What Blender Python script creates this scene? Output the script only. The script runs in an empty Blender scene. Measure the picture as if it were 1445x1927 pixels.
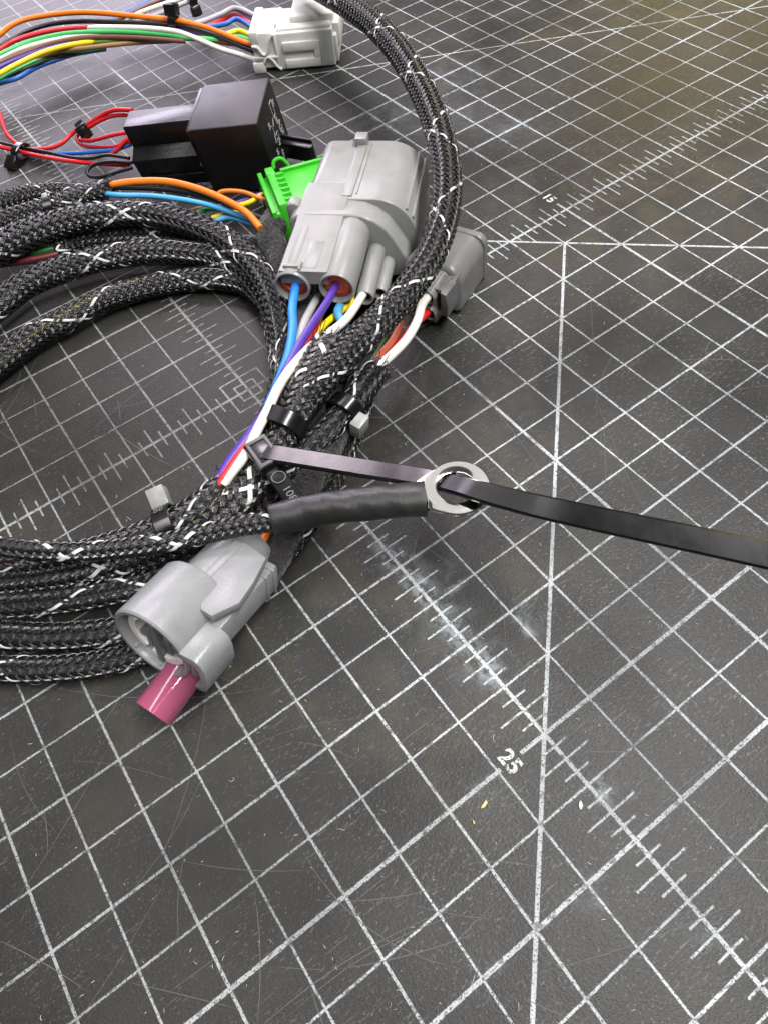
import bpy, bmesh, math, random
import numpy as np
from mathutils import Matrix, Vector
random.seed(7); rng = np.random.default_rng(7)
S = 0.0127                      # one grid cell of the mat (half an inch) in metres; all lengths below are in cells
sc = bpy.context.scene
COL = sc.collection

# ---------------------------------------------------------------- camera
CR = np.array([[0.80843688, -0.58142252, -0.0915296], [-0.53117466, -0.65372143, -0.53898216], [0.2535415, 0.48435126, -0.83732942]])
CC = np.array([-3.13256223, -1.68596117, 11.94019893])
FPX = 1322.8925
cam_d = bpy.data.cameras.new('camera'); cam = bpy.data.objects.new('camera', cam_d); COL.objects.link(cam)
m = np.eye(4); m[:3, 0] = CR[0]; m[:3, 1] = -CR[1]; m[:3, 2] = -CR[2]; m[:3, 3] = CC * S
cam.matrix_world = Matrix(m.tolist())
cam_d.sensor_fit = 'HORIZONTAL'; cam_d.sensor_width = 36; cam_d.lens = FPX / 1445 * 36
cam_d.clip_start = 0.005; cam_d.clip_end = 50
sc.camera = cam

# ---------------------------------------------------------------- room light: dim ambient, lamps and added fill lights
w = bpy.data.worlds.new('World'); sc.world = w; w.use_nodes = True
w.node_tree.nodes['Background'].inputs[0].default_value = (0.92, 0.95, 1.0, 1)
w.node_tree.nodes['Background'].inputs[1].default_value = 0.09
def area(name, loc, target, sx, sy, power, col):
    d = bpy.data.lights.new(name, 'AREA'); d.shape = 'RECTANGLE'; d.size = sx; d.size_y = sy; d.energy = power; d.color = col
    o = bpy.data.objects.new(name, d); COL.objects.link(o); o.location = loc
    o.rotation_euler = (Vector(target) - Vector(loc)).to_track_quat('-Z', 'Y').to_euler()
    return o
area('ceiling_tube', (0.36, -0.34, 1.25), (0.03, -0.02, 0), 1.2, 0.14, 27, (1.0, 0.985, 0.96))
area('ceiling_tube', (-0.45, 0.12, 1.25), (0.0, 0.08, 0), 1.2, 0.10, 5, (1.0, 0.98, 0.97))
area('ceiling_panel', (0.55, 0.95, 1.20), (0.05, 0.16, 0), 1.9, 1.3, 7.5, (0.96, 0.91, 0.98))
area('strap_highlight_fill', (0.34, 0.90, 0.99), (0.02, 0.08, 0.02), 0.40, 0.26, 5.0, (1.0, 0.84, 0.95))  # added light, sized to put a mauve highlight on the strap
area('wall_bounce_fill', (0.35, 1.75, 0.50), (0.05, 0.30, 0), 0.7, 0.5, 9, (0.88, 0.80, 0.98))  # added area light imitating the mauve reflection of a bright wall
area('olive_reflection_fill', (1.42, 0.86, 0.56), (0.28, 0.17, 0), 0.42, 0.28, 1.9, (1.0, 0.78, 0.25))  # added to lay an olive reflection on the far right of the mat
cy = sc.cycles; cy.max_bounces = 6; cy.diffuse_bounces = 3; cy.glossy_bounces = 3; cy.transmission_bounces = 6; cy.caustics_reflective = False; cy.caustics_refractive = False; cy.adaptive_threshold = 0.02
sc.view_settings.view_transform = 'Standard'; sc.view_settings.look = 'None'
sc.view_settings.exposure = 0.22; sc.view_settings.gamma = 1

# ---------------------------------------------------------------- geometry helpers
def at(u, v, z=0.0):            # point of the photograph's ray (u,v) at height z above the mat
    d = CR.T @ np.array([(u - 722.5) / FPX, (v - 963.5) / FPX, 1]); return CC + d * (z - CC[2]) / d[2]
def pscale(p): return FPX / (CR[2] @ (np.asarray(p) - CC))
class Fr:                       # local frame: X right, Y along the axis, Z up
    def __init__(s, o, yaw=0, pitch=0, roll=0, M=None):
        s.o = np.array(o, float)
        if M is not None: s.M = np.array(M); return
        a = math.radians(yaw); Y = np.array([math.cos(a), math.sin(a), 0]); X = np.array([math.sin(a), -math.cos(a), 0]); Z = np.array([0, 0, 1.])
        a = math.radians(pitch); Y2 = Y * math.cos(a) + Z * math.sin(a); Z = np.cross(X, Y2); Y = Y2
        a = math.radians(roll); X2 = X * math.cos(a) + Z * math.sin(a); Z = np.cross(X2, Y); X = X2
        s.M = np.array([X, Y, Z])
    def w(s, P): return s.o + np.asarray(P, float) @ s.M
    def sub(s, o, M): return Fr(s.w(o), M=np.array(M) @ s.M)
    def pix(s, u, v, ax, val):
        d = CR.T @ np.array([(u - 722.5) / FPX, (v - 963.5) / FPX, 1]); Cl = s.M @ (CC - s.o); dl = s.M @ d
        return Cl + dl * (val - Cl[ax]) / dl[ax]
def axis_frame(p, q):           # Y from p to q, Z as upright as possible
    p = np.asarray(p, float); Y = np.asarray(q, float) - p; Y /= np.linalg.norm(Y)
    X = np.cross(Y, [0, 0, 1.]); X /= np.linalg.norm(X); return Fr(p, M=[X, Y, np.cross(X, Y)])

def tag(o, label, cat, group=None, kind=None):
    if label: o['label'] = label
    if cat: o['category'] = cat
    if group: o['group'] = group
    if kind: o['kind'] = kind
    return o
def thing(name, label, cat, base, group=None):
    o = bpy.data.objects.new(name, None); COL.objects.link(o); o.location = Vector(np.asarray(base, float) * S); o.empty_display_size = 0.004
    o['base'] = [float(x) for x in base]
    return tag(o, label, cat, group)
def base_of(o):
    b = np.zeros(3)
    while o is not None:
        if 'base' in o: b += np.array(o['base'])
        o = o.parent
    return b
def put(name, V, F, mat, parent=None, smooth=40, uv=None, matidx=None, kind=None, base=None):
    """one mesh object from world-space vertices (cells); its origin is the parent's origin, or base for a top-level thing"""
    V = np.asarray(V, float)
    b = base_of(parent) if parent is not None else (np.asarray(base, float) if base is not None else np.array([V[:, 0].mean(), V[:, 1].mean(), V[:, 2].min()]))
    me = bpy.data.meshes.new(name); me.from_pydata(((V - b) * S).tolist(), [], F if isinstance(F, list) else F.tolist())
    for mm in (mat if isinstance(mat, (list, tuple)) else [mat]): me.materials.append(mm)
    if matidx is not None: me.polygons.foreach_set('material_index', np.asarray(matidx, dtype=np.int32))
    if uv is not None:
        l = me.uv_layers.new(name='uv'); li = np.zeros(len(me.loops), dtype=np.int32); me.loops.foreach_get('vertex_index', li)
        l.data.foreach_set('uv', np.asarray(uv, dtype=np.float32)[li].ravel())
    me.polygons.foreach_set('use_smooth', [True] * len(me.polygons))
    if smooth is not None and smooth < 180: me.set_sharp_from_angle(angle=math.radians(smooth))
    me.update()
    o = bpy.data.objects.new(name, me); COL.objects.link(o)
    if parent is not None: o.parent = parent
    else:
        o.location = Vector(b * S); o['base'] = [float(x) for x in b]
    if kind: o['kind'] = kind
    return o
class MB:                       # collects shapes in a local frame
    def __init__(s, fr=None): s.V = []; s.F = []; s.fr = fr
    def add(s, V, F):
        n = len(s.V); s.V += [list(map(float, v)) for v in V]; s.F += [[i + n for i in f] for f in F]; return s
    def bm(s, bm):
        bm.verts.index_update(); s.add([v.co for v in bm.verts], [[v.index for v in f.verts] for f in bm.faces]); bm.free(); return s
    def box(s, x0, x1, y0, y1, z0, z1, bev=0.03, seg=2, top=None):
        bm = bmesh.new(); vs = [bm.verts.new((x, y, z)) for x in (x0, x1) for y in (y0, y1) for z in (z0, z1)]
        if top:                 # taper: shrink the +z face by top=(dx,dy)
            for v in bm.verts:
                if v.co.z == z1: v.co.x += top[0] * (1 if v.co.x == x0 else -1); v.co.y += top[1] * (1 if v.co.y == y0 else -1)
        for f in ((0, 1, 3, 2), (4, 6, 7, 5), (0, 4, 5, 1), (2, 3, 7, 6), (0, 2, 6, 4), (1, 5, 7, 3)): bm.faces.new([vs[i] for i in f])
        bmesh.ops.recalc_face_normals(bm, faces=bm.faces)
        if bev: bmesh.ops.bevel(bm, geom=list(bm.edges), offset=bev, segments=seg, profile=0.5, affect='EDGES', clamp_overlap=True)
        return s.bm(bm)
    def prism(s, prof, y0, y1, axis='Y', bev=0.03, seg=2, scale1=None):
        """extrude the closed profile (pairs) along an axis; caps bevelled"""
        def mk(a, b, y): return (a, y, b) if axis == 'Y' else ((y, a, b) if axis == 'X' else (a, b, y))
        bm = bmesh.new(); P = np.array(prof, float); c = P.mean(0); Q = P if scale1 is None else c + (P - c) * scale1
        A = [bm.verts.new(mk(*p, y0)) for p in P]; B = [bm.verts.new(mk(*p, y1)) for p in Q]; n = len(A)
        fa = bm.faces.new(A); fb = bm.faces.new(B[::-1])
        for i in range(n): bm.faces.new((A[i], B[i], B[(i + 1) % n], A[(i + 1) % n]))
        bmesh.ops.recalc_face_normals(bm, faces=bm.faces)
        if bev: bmesh.ops.bevel(bm, geom=list(set(list(fa.edges) + list(fb.edges))), offset=bev, segments=seg, profile=0.5, affect='EDGES', clamp_overlap=True)
        return s.bm(bm)
    def lathe(s, prof, cx=0, cz=0, n=40, closed=False, sx=1, sz=1):
        """turn (radius, y) pairs about the Y axis through (cx, cz)"""
        V = []; F = []; k = len(prof)
        for r, y in prof:
            for i in range(n):
                t = 2 * math.pi * i / n; V.append((cx + sx * r * math.cos(t), y, cz + sz * r * math.sin(t)))
        for a in range(k if closed else k - 1):
            b = (a + 1) % k
            for i in range(n): j = (i + 1) % n; F.append([a * n + i, b * n + i, b * n + j, a * n + j])
        return s.add(V, F)
    def put(s, name, mat, parent=None, fr=None, **k):
        V = np.array(s.V); fr = fr or s.fr
        return put(name, fr.w(V) if fr else V, s.F, mat, parent, **k)
def rrect(x0, x1, z0, z1, r, n=6):          # rounded rectangle; r = (bottom-left, bottom-right, top-right, top-left)
    if not isinstance(r, (tuple, list)): r = (r,) * 4
    out = []
    for (cx, cz, a0, rr) in ((x0 + r[0], z0 + r[0], 180, r[0]), (x1 - r[1], z0 + r[1], 270, r[1]), (x1 - r[2], z1 - r[2], 0, r[2]), (x0 + r[3], z1 - r[3], 90, r[3])):
        for i in range(n + 1):
            t = math.radians(a0 + 90 * i / n); out.append((cx + rr * math.cos(t), cz + rr * math.sin(t)))
    return out
def catmull(P, step=0.06):
    P = np.asarray(P, float); P = np.vstack([2 * P[0] - P[1], P, 2 * P[-1] - P[-2]]); out = []
    for i in range(1, len(P) - 2):
        a, b, c, d = P[i - 1:i + 3]; L = np.linalg.norm((c - b)[:3]); n = max(2, int(L / step))
        t = np.linspace(0, 1, n, endpoint=False)[:, None]
        out.append(.5 * (2 * b + (c - a) * t + (2 * a - 5 * b + 4 * c - d) * t ** 2 + (3 * b - a - 3 * c + d) * t ** 3))
    return np.vstack(out + [P[-2][None]])
def resample(P, step):
    s = np.r_[0, np.cumsum(np.linalg.norm(np.diff(P[:, :3], axis=0), axis=1))]; n = max(3, int(s[-1] / step) + 1)
    t = np.linspace(0, s[-1], n); return np.array([np.interp(t, s, P[:, k]) for k in range(P.shape[1])]).T, t
def pixpath(pts, wdef):
    """(u, v, z[, width px]) along a run -> points with radius in cells"""
    out = []; wl = wdef
    for q in pts:
        p = at(q[0], q[1], q[2]); wl = q[3] if len(q) > 3 else wl
        out.append([*p, wl / 2 / pscale(p)])
    return np.array(out)
def frames(P):
    T = np.gradient(P[:, :3], axis=0); T /= np.linalg.norm(T, axis=1)[:, None]
    N = np.cross(T, [0, 0, 1.]); l = np.linalg.norm(N, axis=1)
    N[l < 1e-3] = [1, 0, 0]; N /= np.linalg.norm(N, axis=1)[:, None]
    return T, N, np.cross(N, T)
def tube_mesh(P, r, n=12, cap=True, flat=1.0, wob=None):
    T, N, B = frames(P); k = len(P); th = np.linspace(0, 2 * np.pi, n, endpoint=False)
    r = np.broadcast_to(np.asarray(r, float), (k,))[:, None] * (np.ones((k, n)) if wob is None else wob)
    V = P[:, None, :3] + (r * np.cos(th))[..., None] * N[:, None] + (r * flat * np.sin(th))[..., None] * B[:, None]
    i = np.arange(k - 1)[:, None] * n; j = np.arange(n)[None]; j2 = (j + 1) % n
    F = np.stack([i + j, i + j2, i + n + j2, i + n + j], -1).reshape(-1, 4).tolist()
    V = V.reshape(-1, 3)
    if cap: F += [list(range(n))[::-1], [(k - 1) * n + a for a in range(n)]]
    return V, F

# ---------------------------------------------------------------- materials
class NT:
    def __init__(s, name):
        s.m = bpy.data.materials.new(name); s.m.use_nodes = True; s.t = s.m.node_tree; s.b = s.t.nodes['Principled BSDF']
    def n(s, ty, **k):
        x = s.t.nodes.new(ty)
        for a, v in k.items(): setattr(x, a, v)
        return x
    def link(s, a, b): s.t.links.new(a, b)
    def inp(s, sock, v):
        if isinstance(v, (int, float)): sock.default_value = v
        elif isinstance(v, (tuple, list)): sock.default_value = (*v, 1) if len(v) == 3 and sock.type == 'RGBA' else v
        else: s.link(v, sock)
    def math(s, op, *a, clamp=False):
        x = s.n('ShaderNodeMath', operation=op, use_clamp=clamp)
        for i, v in enumerate(a): s.inp(x.inputs[i], v)
        return x.outputs[0]
    def noise(s, scale, detail=4, rough=.55, vec=None, dim='3D'):
        x = s.n('ShaderNodeTexNoise', noise_dimensions=getattr(s, 'dim', '3D')); x.inputs['Scale'].default_value = scale; x.inputs['Detail'].default_value = detail; x.inputs['Roughness'].default_value = rough
        s.link(vec if vec is not None else s.co(), x.inputs['Vector']); return x.outputs['Fac']
    def co(s):
        if not hasattr(s, '_co'): s._co = s.n('ShaderNodeTexCoord').outputs['Object']
        return s._co
    def ramp(s, fac, p0, p1, c0=(0, 0, 0), c1=(1, 1, 1)):
        x = s.n('ShaderNodeValToRGB'); x.color_ramp.elements[0].position = p0; x.color_ramp.elements[1].position = p1
        x.color_ramp.elements[0].color = (*c0, 1); x.color_ramp.elements[1].color = (*c1, 1); s.link(fac, x.inputs[0]); return x.outputs[0]
    def mix(s, f, a, b):
        x = s.n('ShaderNodeMix', data_type='RGBA'); s.inp(x.inputs[0], f); s.inp(x.inputs[6], a); s.inp(x.inputs[7], b); return x.outputs[2]
    def bump(s, h, strength, dist=0.001):
        x = s.n('ShaderNodeBump'); x.inputs['Strength'].default_value = strength; x.inputs['Distance'].default_value = dist
        s.link(h, x.inputs['Height']); s.link(x.outputs[0], s.b.inputs['Normal']); return x
    def set(s, **k):
        for a, v in k.items(): s.inp(s.b.inputs[a.replace('_', ' ')], v)
        return s
def plastic(name, col, rough=.42, grain=.15, gscale=2600, var=.10, spec=.5):
    t = NT(name); n1 = t.noise(160, 3); n2 = t.noise(gscale, 2)
    c0 = tuple(x * (1 - var) for x in col); c1 = tuple(min(1, x * (1 + var)) for x in col)
    t.set(Base_Color=t.ramp(n1, .3, .7, c0, c1), Roughness=t.math('MULTIPLY_ADD', n1, .16, rough - .08), Specular_IOR_Level=spec)
    t.bump(n2, grain, 0.0002); return t.m
_w = {}
def wire_mat(name, col, rough=.36):
    if name not in _w: _w[name] = plastic('wire_' + name, col, rough, .25, 900, .07)
    return _w[name]
WC = dict(orange=(.90, .20, .01), black=(.010, .010, .011), red=(.62, .018, .025), green=(.06, .48, .13), white=(.80, .78, .70), brown=(.17, .075, .05),
          purple=(.085, .035, .32), yellow=(.85, .66, .01), tan=(.34, .19, .09), blue=(.02, .13, .52), lightblue=(.09, .40, .75), midblue=(.03, .25, .78),
          grey=(.42, .41, .42), darkgreen=(.01, .13, .03), salmon=(.60, .13, .065), olive=(.12, .28, .03), amber=(.62, .20, .03), maroon=(.10, .012, .014), mustard=(.36, .31, .03))
def wm(c): return wire_mat(c, WC[c])
def braid_mat(name, base, rough, spec=.5, var=.5):
    t = NT(name); uvn = t.n('ShaderNodeUVMap', uv_map='uv'); sep = t.n('ShaderNodeSeparateXYZ'); t.link(uvn.outputs[0], sep.inputs[0])
    s = t.math('ABSOLUTE', t.math('SINE', t.math('MULTIPLY', sep.outputs[0], math.pi * 4)))      # four monofilaments in a strand
    wn = t.n('ShaderNodeTexWhiteNoise', noise_dimensions='1D'); t.link(t.math('FLOOR', t.math('MULTIPLY', sep.outputs[0], 4)), wn.inputs['W'])
    f = t.math('MULTIPLY', t.math('ADD', t.noise(700, 3), t.math('MULTIPLY', wn.outputs[0], .4)), .8)
    c0 = tuple(x * (1 - var) for x in base); c1 = tuple(min(1., x * (1 + var)) for x in base)
    t.set(Base_Color=t.ramp(f, .25, .8, c0, c1), Roughness=rough, Specular_IOR_Level=spec)
    t.bump(s, .9, 0.00012); return t.m
M_BRAID = braid_mat('braid_black', (.0115, .0112, .011), .17, 1.0, .6)
M_TRACER = braid_mat('braid_white', (.82, .82, .80), .40, .5, .08)
M_CORE = plastic('core_black', (.010, .010, .010), .7)
M_TIE = plastic('nylon_black', (.005, .0047, .005), .22, .06, 500, .2, .6)
M_TIECUT = plastic('nylon_cut_face', (.27, .275, .265), .35, .3, 500, .25)
M_GREY = plastic('grey_connector_plastic', (.255, .257, .249), .32, .22, 2400, .07)
M_GREYC = plastic('pale_grey_plastic', (.24, .247, .253), .30, .30, 2200, .10)
M_GREYB = plastic('mid_grey_plastic', (.17, .168, .163), .34, .2, 2400, .10)
M_GREYL = plastic('latch_grey_plastic', (.12, .12, .122), .34, .2, 2000, .2)
M_SEAL = plastic('orange_seal', (.55, .075, .03), .45)
M_DARK = plastic('cavity_shade', (.01, .01, .012), .6)  # near-black colour standing in for shade inside openings
M_WHITEP = plastic('white_connector_plastic', (.70, .70, .65), .42, .15, 2000, .05)
M_GREEN = plastic('green_plastic', (.045, .45, .022), .36, .1, 1500, .08)
M_RELAY = plastic('relay_black', (.007, .0068, .0075), .40, .35, 4200, .2, .55)
M_SOCKET = plastic('socket_black', (.005, .005, .006), .30, .3, 700, .3, .5)
M_PRINT = plastic('pale_print', (.42, .41, .41), .6)
M_INSERT = plastic('white_insert', (.75, .74, .71), .4)

# ---------------------------------------------------------------- the cutting mat
def mat_material():
    t = NT('cutting_mat'); t.dim = '2D'; g = t.n('ShaderNodeTexCoord').outputs['Object']; t._co = g
    sep = t.n('ShaderNodeSeparateXYZ'); t.link(g, sep.inputs[0])
    jit = t.math('MULTIPLY_ADD', t.noise(900, 2), .016, -.008)
    x = t.math('ADD', t.math('DIVIDE', sep.outputs[0], S), jit); y = t.math('ADD', t.math('DIVIDE', sep.outputs[1], S), jit)
    def line(d, hw, soft=.010):          # 1 inside, 0 outside
        r = t.n('ShaderNodeMapRange', interpolation_type='SMOOTHSTEP'); t.link(d, r.inputs[0])
        r.inputs[1].default_value = hw + soft / 2; r.inputs[2].default_value = hw - soft / 2; return r.outputs[0]
    def wrapd(v, per): return t.math('ABSOLUTE', t.math('SUBTRACT', v, t.math('MULTIPLY', t.math('ROUND', t.math('DIVIDE', v, per)), per)))
    def mx(*a):
        r = a[0]
        for b in a[1:]: r = t.math('MAXIMUM', r, b)
        return r
    def absd(v, c): return t.math('ABSOLUTE', t.math('SUBTRACT', v, c))
    L = [line(wrapd(x, 1), .018), line(wrapd(y, 1), .018), line(wrapd(x, 2), .023), line(wrapd(y, 2), .023)]
    L += [line(absd(x, c), .033) for c in (0, 4, 10)] + [line(absd(y, c), .033) for c in (0, -2, 10, 14)]
    # diagonals
    d45 = t.math('MULTIPLY', t.math('ABSOLUTE', t.math('SUBTRACT', x, y)), .7071)
    L.append(t.math('MULTIPLY', line(d45, .034), t.math('LESS_THAN', x, 9.03)))
    d45b = t.math('MULTIPLY', t.math('ABSOLUTE', t.math('SUBTRACT', t.math('ADD', x, y), 18)), .7071)
    L.append(t.math('MULTIPLY', line(d45b, .030), t.math('GREATER_THAN', x, 0)))
    d30 = t.math('MULTIPLY', t.math('ABSOLUTE', t.math('SUBTRACT', t.math('MULTIPLY_ADD', x, .5774, y), 26.66)), .866)
    L.append(t.math('MULTIPLY', line(d30, .024), t.math('GREATER_THAN', x, 0)))
    # ruler ticks: quarter cells short, half cells long
    for along, across in ((x, t.math('SUBTRACT', y, 10)), (y, x)):
        ac = t.math('ABSOLUTE', across)
        q = line(wrapd(along, .25), .017); h = line(wrapd(along, .5), .017)
        L.append(t.math('MULTIPLY', q, line(ac, .25))); L.append(t.math('MULTIPLY', h, line(ac, .5)))
    # clear the ticks in the middle of the mat, then the two concentric squares round the centre
    cheb = t.math('MAXIMUM', t.math('ABSOLUTE', x), t.math('ABSOLUTE', t.math('SUBTRACT', y, 10)))
    allm = mx(*L)
    keep = t.math('MAXIMUM', t.math('GREATER_THAN', cheb, .52), mx(line(t.math('ABSOLUTE', x), .03), line(absd(y, 10), .03)))
    allm = t.math('MULTIPLY', allm, keep)
    for nx_, ny_ in ((-.73, 0.), (10., 10.66)):
        allm = t.math('MULTIPLY', allm, t.math('GREATER_THAN', t.math('MAXIMUM', t.math('MULTIPLY', absd(x, nx_), 1.4), absd(y, ny_)), .30))
    allm = mx(allm, line(absd(cheb, .25), .020), line(absd(cheb, .5), .020))
    # worn print: chips and faded stretches
    chips = t.ramp(t.noise(2300, 2, .6), .33, .43); chips2 = t.ramp(t.noise(420, 3, .7), .32, .46, (.30, .30, .30))
    blot = t.noise(16, 3, .6)
    old = t.ramp(blot, .30, .60, (.45, .45, .45), (1, 1, 1))
    mask = t.math('MULTIPLY', t.math('MULTIPLY', allm, chips), t.math('MULTIPLY', chips2, old))
    # rubber: mottled dark grey, scuffs, dust
    base = t.mix(t.ramp(blot, .35, .7), (.0165, .0163, .0155), (.038, .0377, .0365))
    # scratches: stretched noise in several directions
    scr = None
    for ang, sx_, sy_, p0 in ((.55, 520, 1900, .69), (-.75, 420, 1700, .69), (1.9, 90, 1600, .73)):
        mp = t.n('ShaderNodeMapping'); mp.inputs['Rotation'].default_value = (0, 0, ang); mp.inputs['Scale'].default_value = (sx_, sy_, 1); t.link(g, mp.inputs[0])
        s_ = t.ramp(t.noise(1, 2, .62, mp.outputs[0]), p0 - .03, p0 + .05); scr = s_ if scr is None else t.math('MAXIMUM', scr, s_)
    scr = t.math('MULTIPLY', scr, t.ramp(t.noise(35, 3, .7), .36, .62))
    base = t.mix(t.math('MULTIPLY', scr, .34), base, (.26, .255, .24))
    # fibre-like flecks
    vor = t.n('ShaderNodeTexVoronoi', voronoi_dimensions='2D'); vor.inputs['Scale'].default_value = 620; t.link(g, vor.inputs['Vector'])
    fl = t.math('MULTIPLY', t.ramp(vor.outputs['Distance'], .05, .15, (1, 1, 1), (0, 0, 0)), t.ramp(t.noise(90, 2, .7), .50, .62))
    base = t.mix(t.math('MULTIPLY', fl, .20), base, (.36, .34, .30))
    # olive-brown grime
    gr = t.math('MULTIPLY', t.ramp(t.noise(60, 3, .72), .46, .66), t.ramp(t.noise(7, 1), .38, .62))
    base = t.mix(t.math('MULTIPLY', gr, .58), base, (.056, .050, .034))
    # chalky smudges with places of their own
    sm = None
    for (cx, cy, r, ax) in ((1.15, 1.62, .55, 1.0), (.35, 3.25, .75, .8), (.25, 1.55, .55, 1.0), (-.5, 2.7, .5, .55), (-1.4, -.2, .6, .45), (-2.9, -2.0, .5, .35), (-1.1, -2.1, .45, .4), (.1, -1.2, .35, .8), (-.3, -3.4, .5, .3), (11.6, 14.0, 1.5, .8), (9.0, 17.2, 2.0, .7), (12.3, 17.6, 2.2, .7), (11.2, 15.6, 1.6, .6), (.05, 4.3, .8, .9), (.1, 3.4, .9, 1.0), (.0, 2.4, .9, 1.0), (-.1, 1.5, .8, 1.0)):
        d = t.math('SQRT', t.math('ADD', t.math('POWER', t.math('SUBTRACT', x, cx), 2), t.math('POWER', t.math('SUBTRACT', y, cy), 2)))
        r_ = t.n('ShaderNodeMapRange', interpolation_type='SMOOTHSTEP'); t.link(d, r_.inputs[0]); r_.inputs[1].default_value = r; r_.inputs[2].default_value = 0; r_.inputs[4].default_value = ax
        sm = r_.outputs[0] if sm is None else t.math('MAXIMUM', sm, r_.outputs[0])
    near = mx(*[line(wrapd(v, 1), .07, .14) for v in (x, y)], line(t.math('ABSOLUTE', x), .20, .36))
    chalk = t.math('MULTIPLY', sm, t.math('ADD', t.math('MULTIPLY', t.ramp(t.noise(170, 3, .75), .40, .72), .30), t.math('MULTIPLY', near, t.ramp(t.noise(330, 3, .75), .45, .63))), clamp=True)
    base = t.mix(t.math('MULTIPLY', chalk, .50), base, (.38, .43, .47))
    paint = t.mix(t.ramp(blot, .35, .65), (.36, .39, .40), (.47, .50, .51))
    dirt_shade = None                              # grime, with the shade inside the coil and dimmer left half painted in
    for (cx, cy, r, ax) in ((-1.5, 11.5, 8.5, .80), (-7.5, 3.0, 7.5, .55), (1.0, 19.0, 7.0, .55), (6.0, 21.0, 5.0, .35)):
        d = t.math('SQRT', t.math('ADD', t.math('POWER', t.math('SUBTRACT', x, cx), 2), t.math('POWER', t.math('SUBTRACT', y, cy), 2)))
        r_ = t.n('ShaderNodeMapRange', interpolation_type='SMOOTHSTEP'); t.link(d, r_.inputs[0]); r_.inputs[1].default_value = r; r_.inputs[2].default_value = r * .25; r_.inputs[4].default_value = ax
        dirt_shade = r_.outputs[0] if dirt_shade is None else t.math('MAXIMUM', dirt_shade, r_.outputs[0])
    dirt_shade = t.math('MULTIPLY', dirt_shade, t.ramp(t.noise(45, 3, .7), .25, .6, (.65, .65, .65)))
    paint = t.mix(dirt_shade, paint, (.13, .127, .115)); base = t.mix(t.math('MULTIPLY', dirt_shade, .8), base, (.019, .018, .0155))
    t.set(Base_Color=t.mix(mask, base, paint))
    rough = t.math('ADD', t.math('MULTIPLY_ADD', blot, .22, .30), t.math('MULTIPLY', mask, .15))
    t.set(Roughness=rough, Specular_IOR_Level=.24)
    t.bump(t.math('ADD', t.math('MULTIPLY', t.noise(3600, 1, .5), .7), t.noise(1500, 1, .5)), .38, 0.00016)
    return t.m
M_MAT = mat_material()
mbt = MB(Fr((0, 0, 0), 90)); mbt.box(-30, 40, -16, 62, -.25, 0, .06, 2)
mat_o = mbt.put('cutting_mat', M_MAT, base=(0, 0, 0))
tag(mat_o, 'worn black cutting mat printed with a pale grid and rulers', None, kind='structure')
FONT = None
def text_mesh(body, size, extrude=.004, spacing=1.0, bold=0.0):
    cu = bpy.data.curves.new('t', 'FONT'); cu.body = body; cu.size = size; cu.extrude = extrude; cu.offset = bold; cu.align_x = 'CENTER'; cu.align_y = 'CENTER'; cu.space_character = spacing; cu.resolution_u = 3
    o = bpy.data.objects.new('t', cu); COL.objects.link(o); bpy.context.view_layer.update()
    dg = bpy.context.evaluated_depsgraph_get(); me = o.evaluated_get(dg).to_mesh(); V = np.array([v.co[:] for v in me.vertices]); F = [list(p.vertices) for p in me.polygons]
    o.evaluated_get(dg).to_mesh_clear(); bpy.data.objects.remove(o); bpy.data.curves.remove(cu); return V, F
def worn_print():
    t = NT('worn_number_print'); n = t.noise(1900, 3, .65); n2 = t.noise(500, 3, .6)
    k = t.math('MULTIPLY', t.ramp(n, .40, .50), t.ramp(n2, .36, .46))
    t.set(Base_Color=t.mix(k, (.06, .06, .058), (.55, .56, .55)), Roughness=.5); return t.m
M_NUM = worn_print()
def mat_text(body, c, size, up, adv):
    V, F = text_mesh(body, size, .004, 1.0, .012); up = np.array(up, float); adv = np.array(adv, float)
    W = np.array([c[0], c[1], .006]) + V[:, :1] * adv + V[:, 1:2] * up + V[:, 2:3] * np.array([0, 0, 1.])
    put('printed_number', W, F, M_NUM, mat_o, smooth=None)
mat_text('25', (-.75, .0), .38, (1, 0, 0), (0, -1, 0))
mat_text('15', (10.0, 10.68), .38, (1, 0, 0), (0, -1, 0))

M_INK = plastic('ink', (.008, .008, .008), .6)
for L, r_ in (([(1217, 322), (1222, 325), (1227, 329), (1231, 326)], .035), ([(1262, 326), (1246, 327), (1241, 331), (1247, 336), (1258, 336)], .022)):
    P = resample(catmull(np.array([at(a, b, .0) for a, b in L]), .02), .03)[0]; put('ink_mark', *tube_mesh(P, r_, 6, True, .15), M_INK, mat_o)

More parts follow.
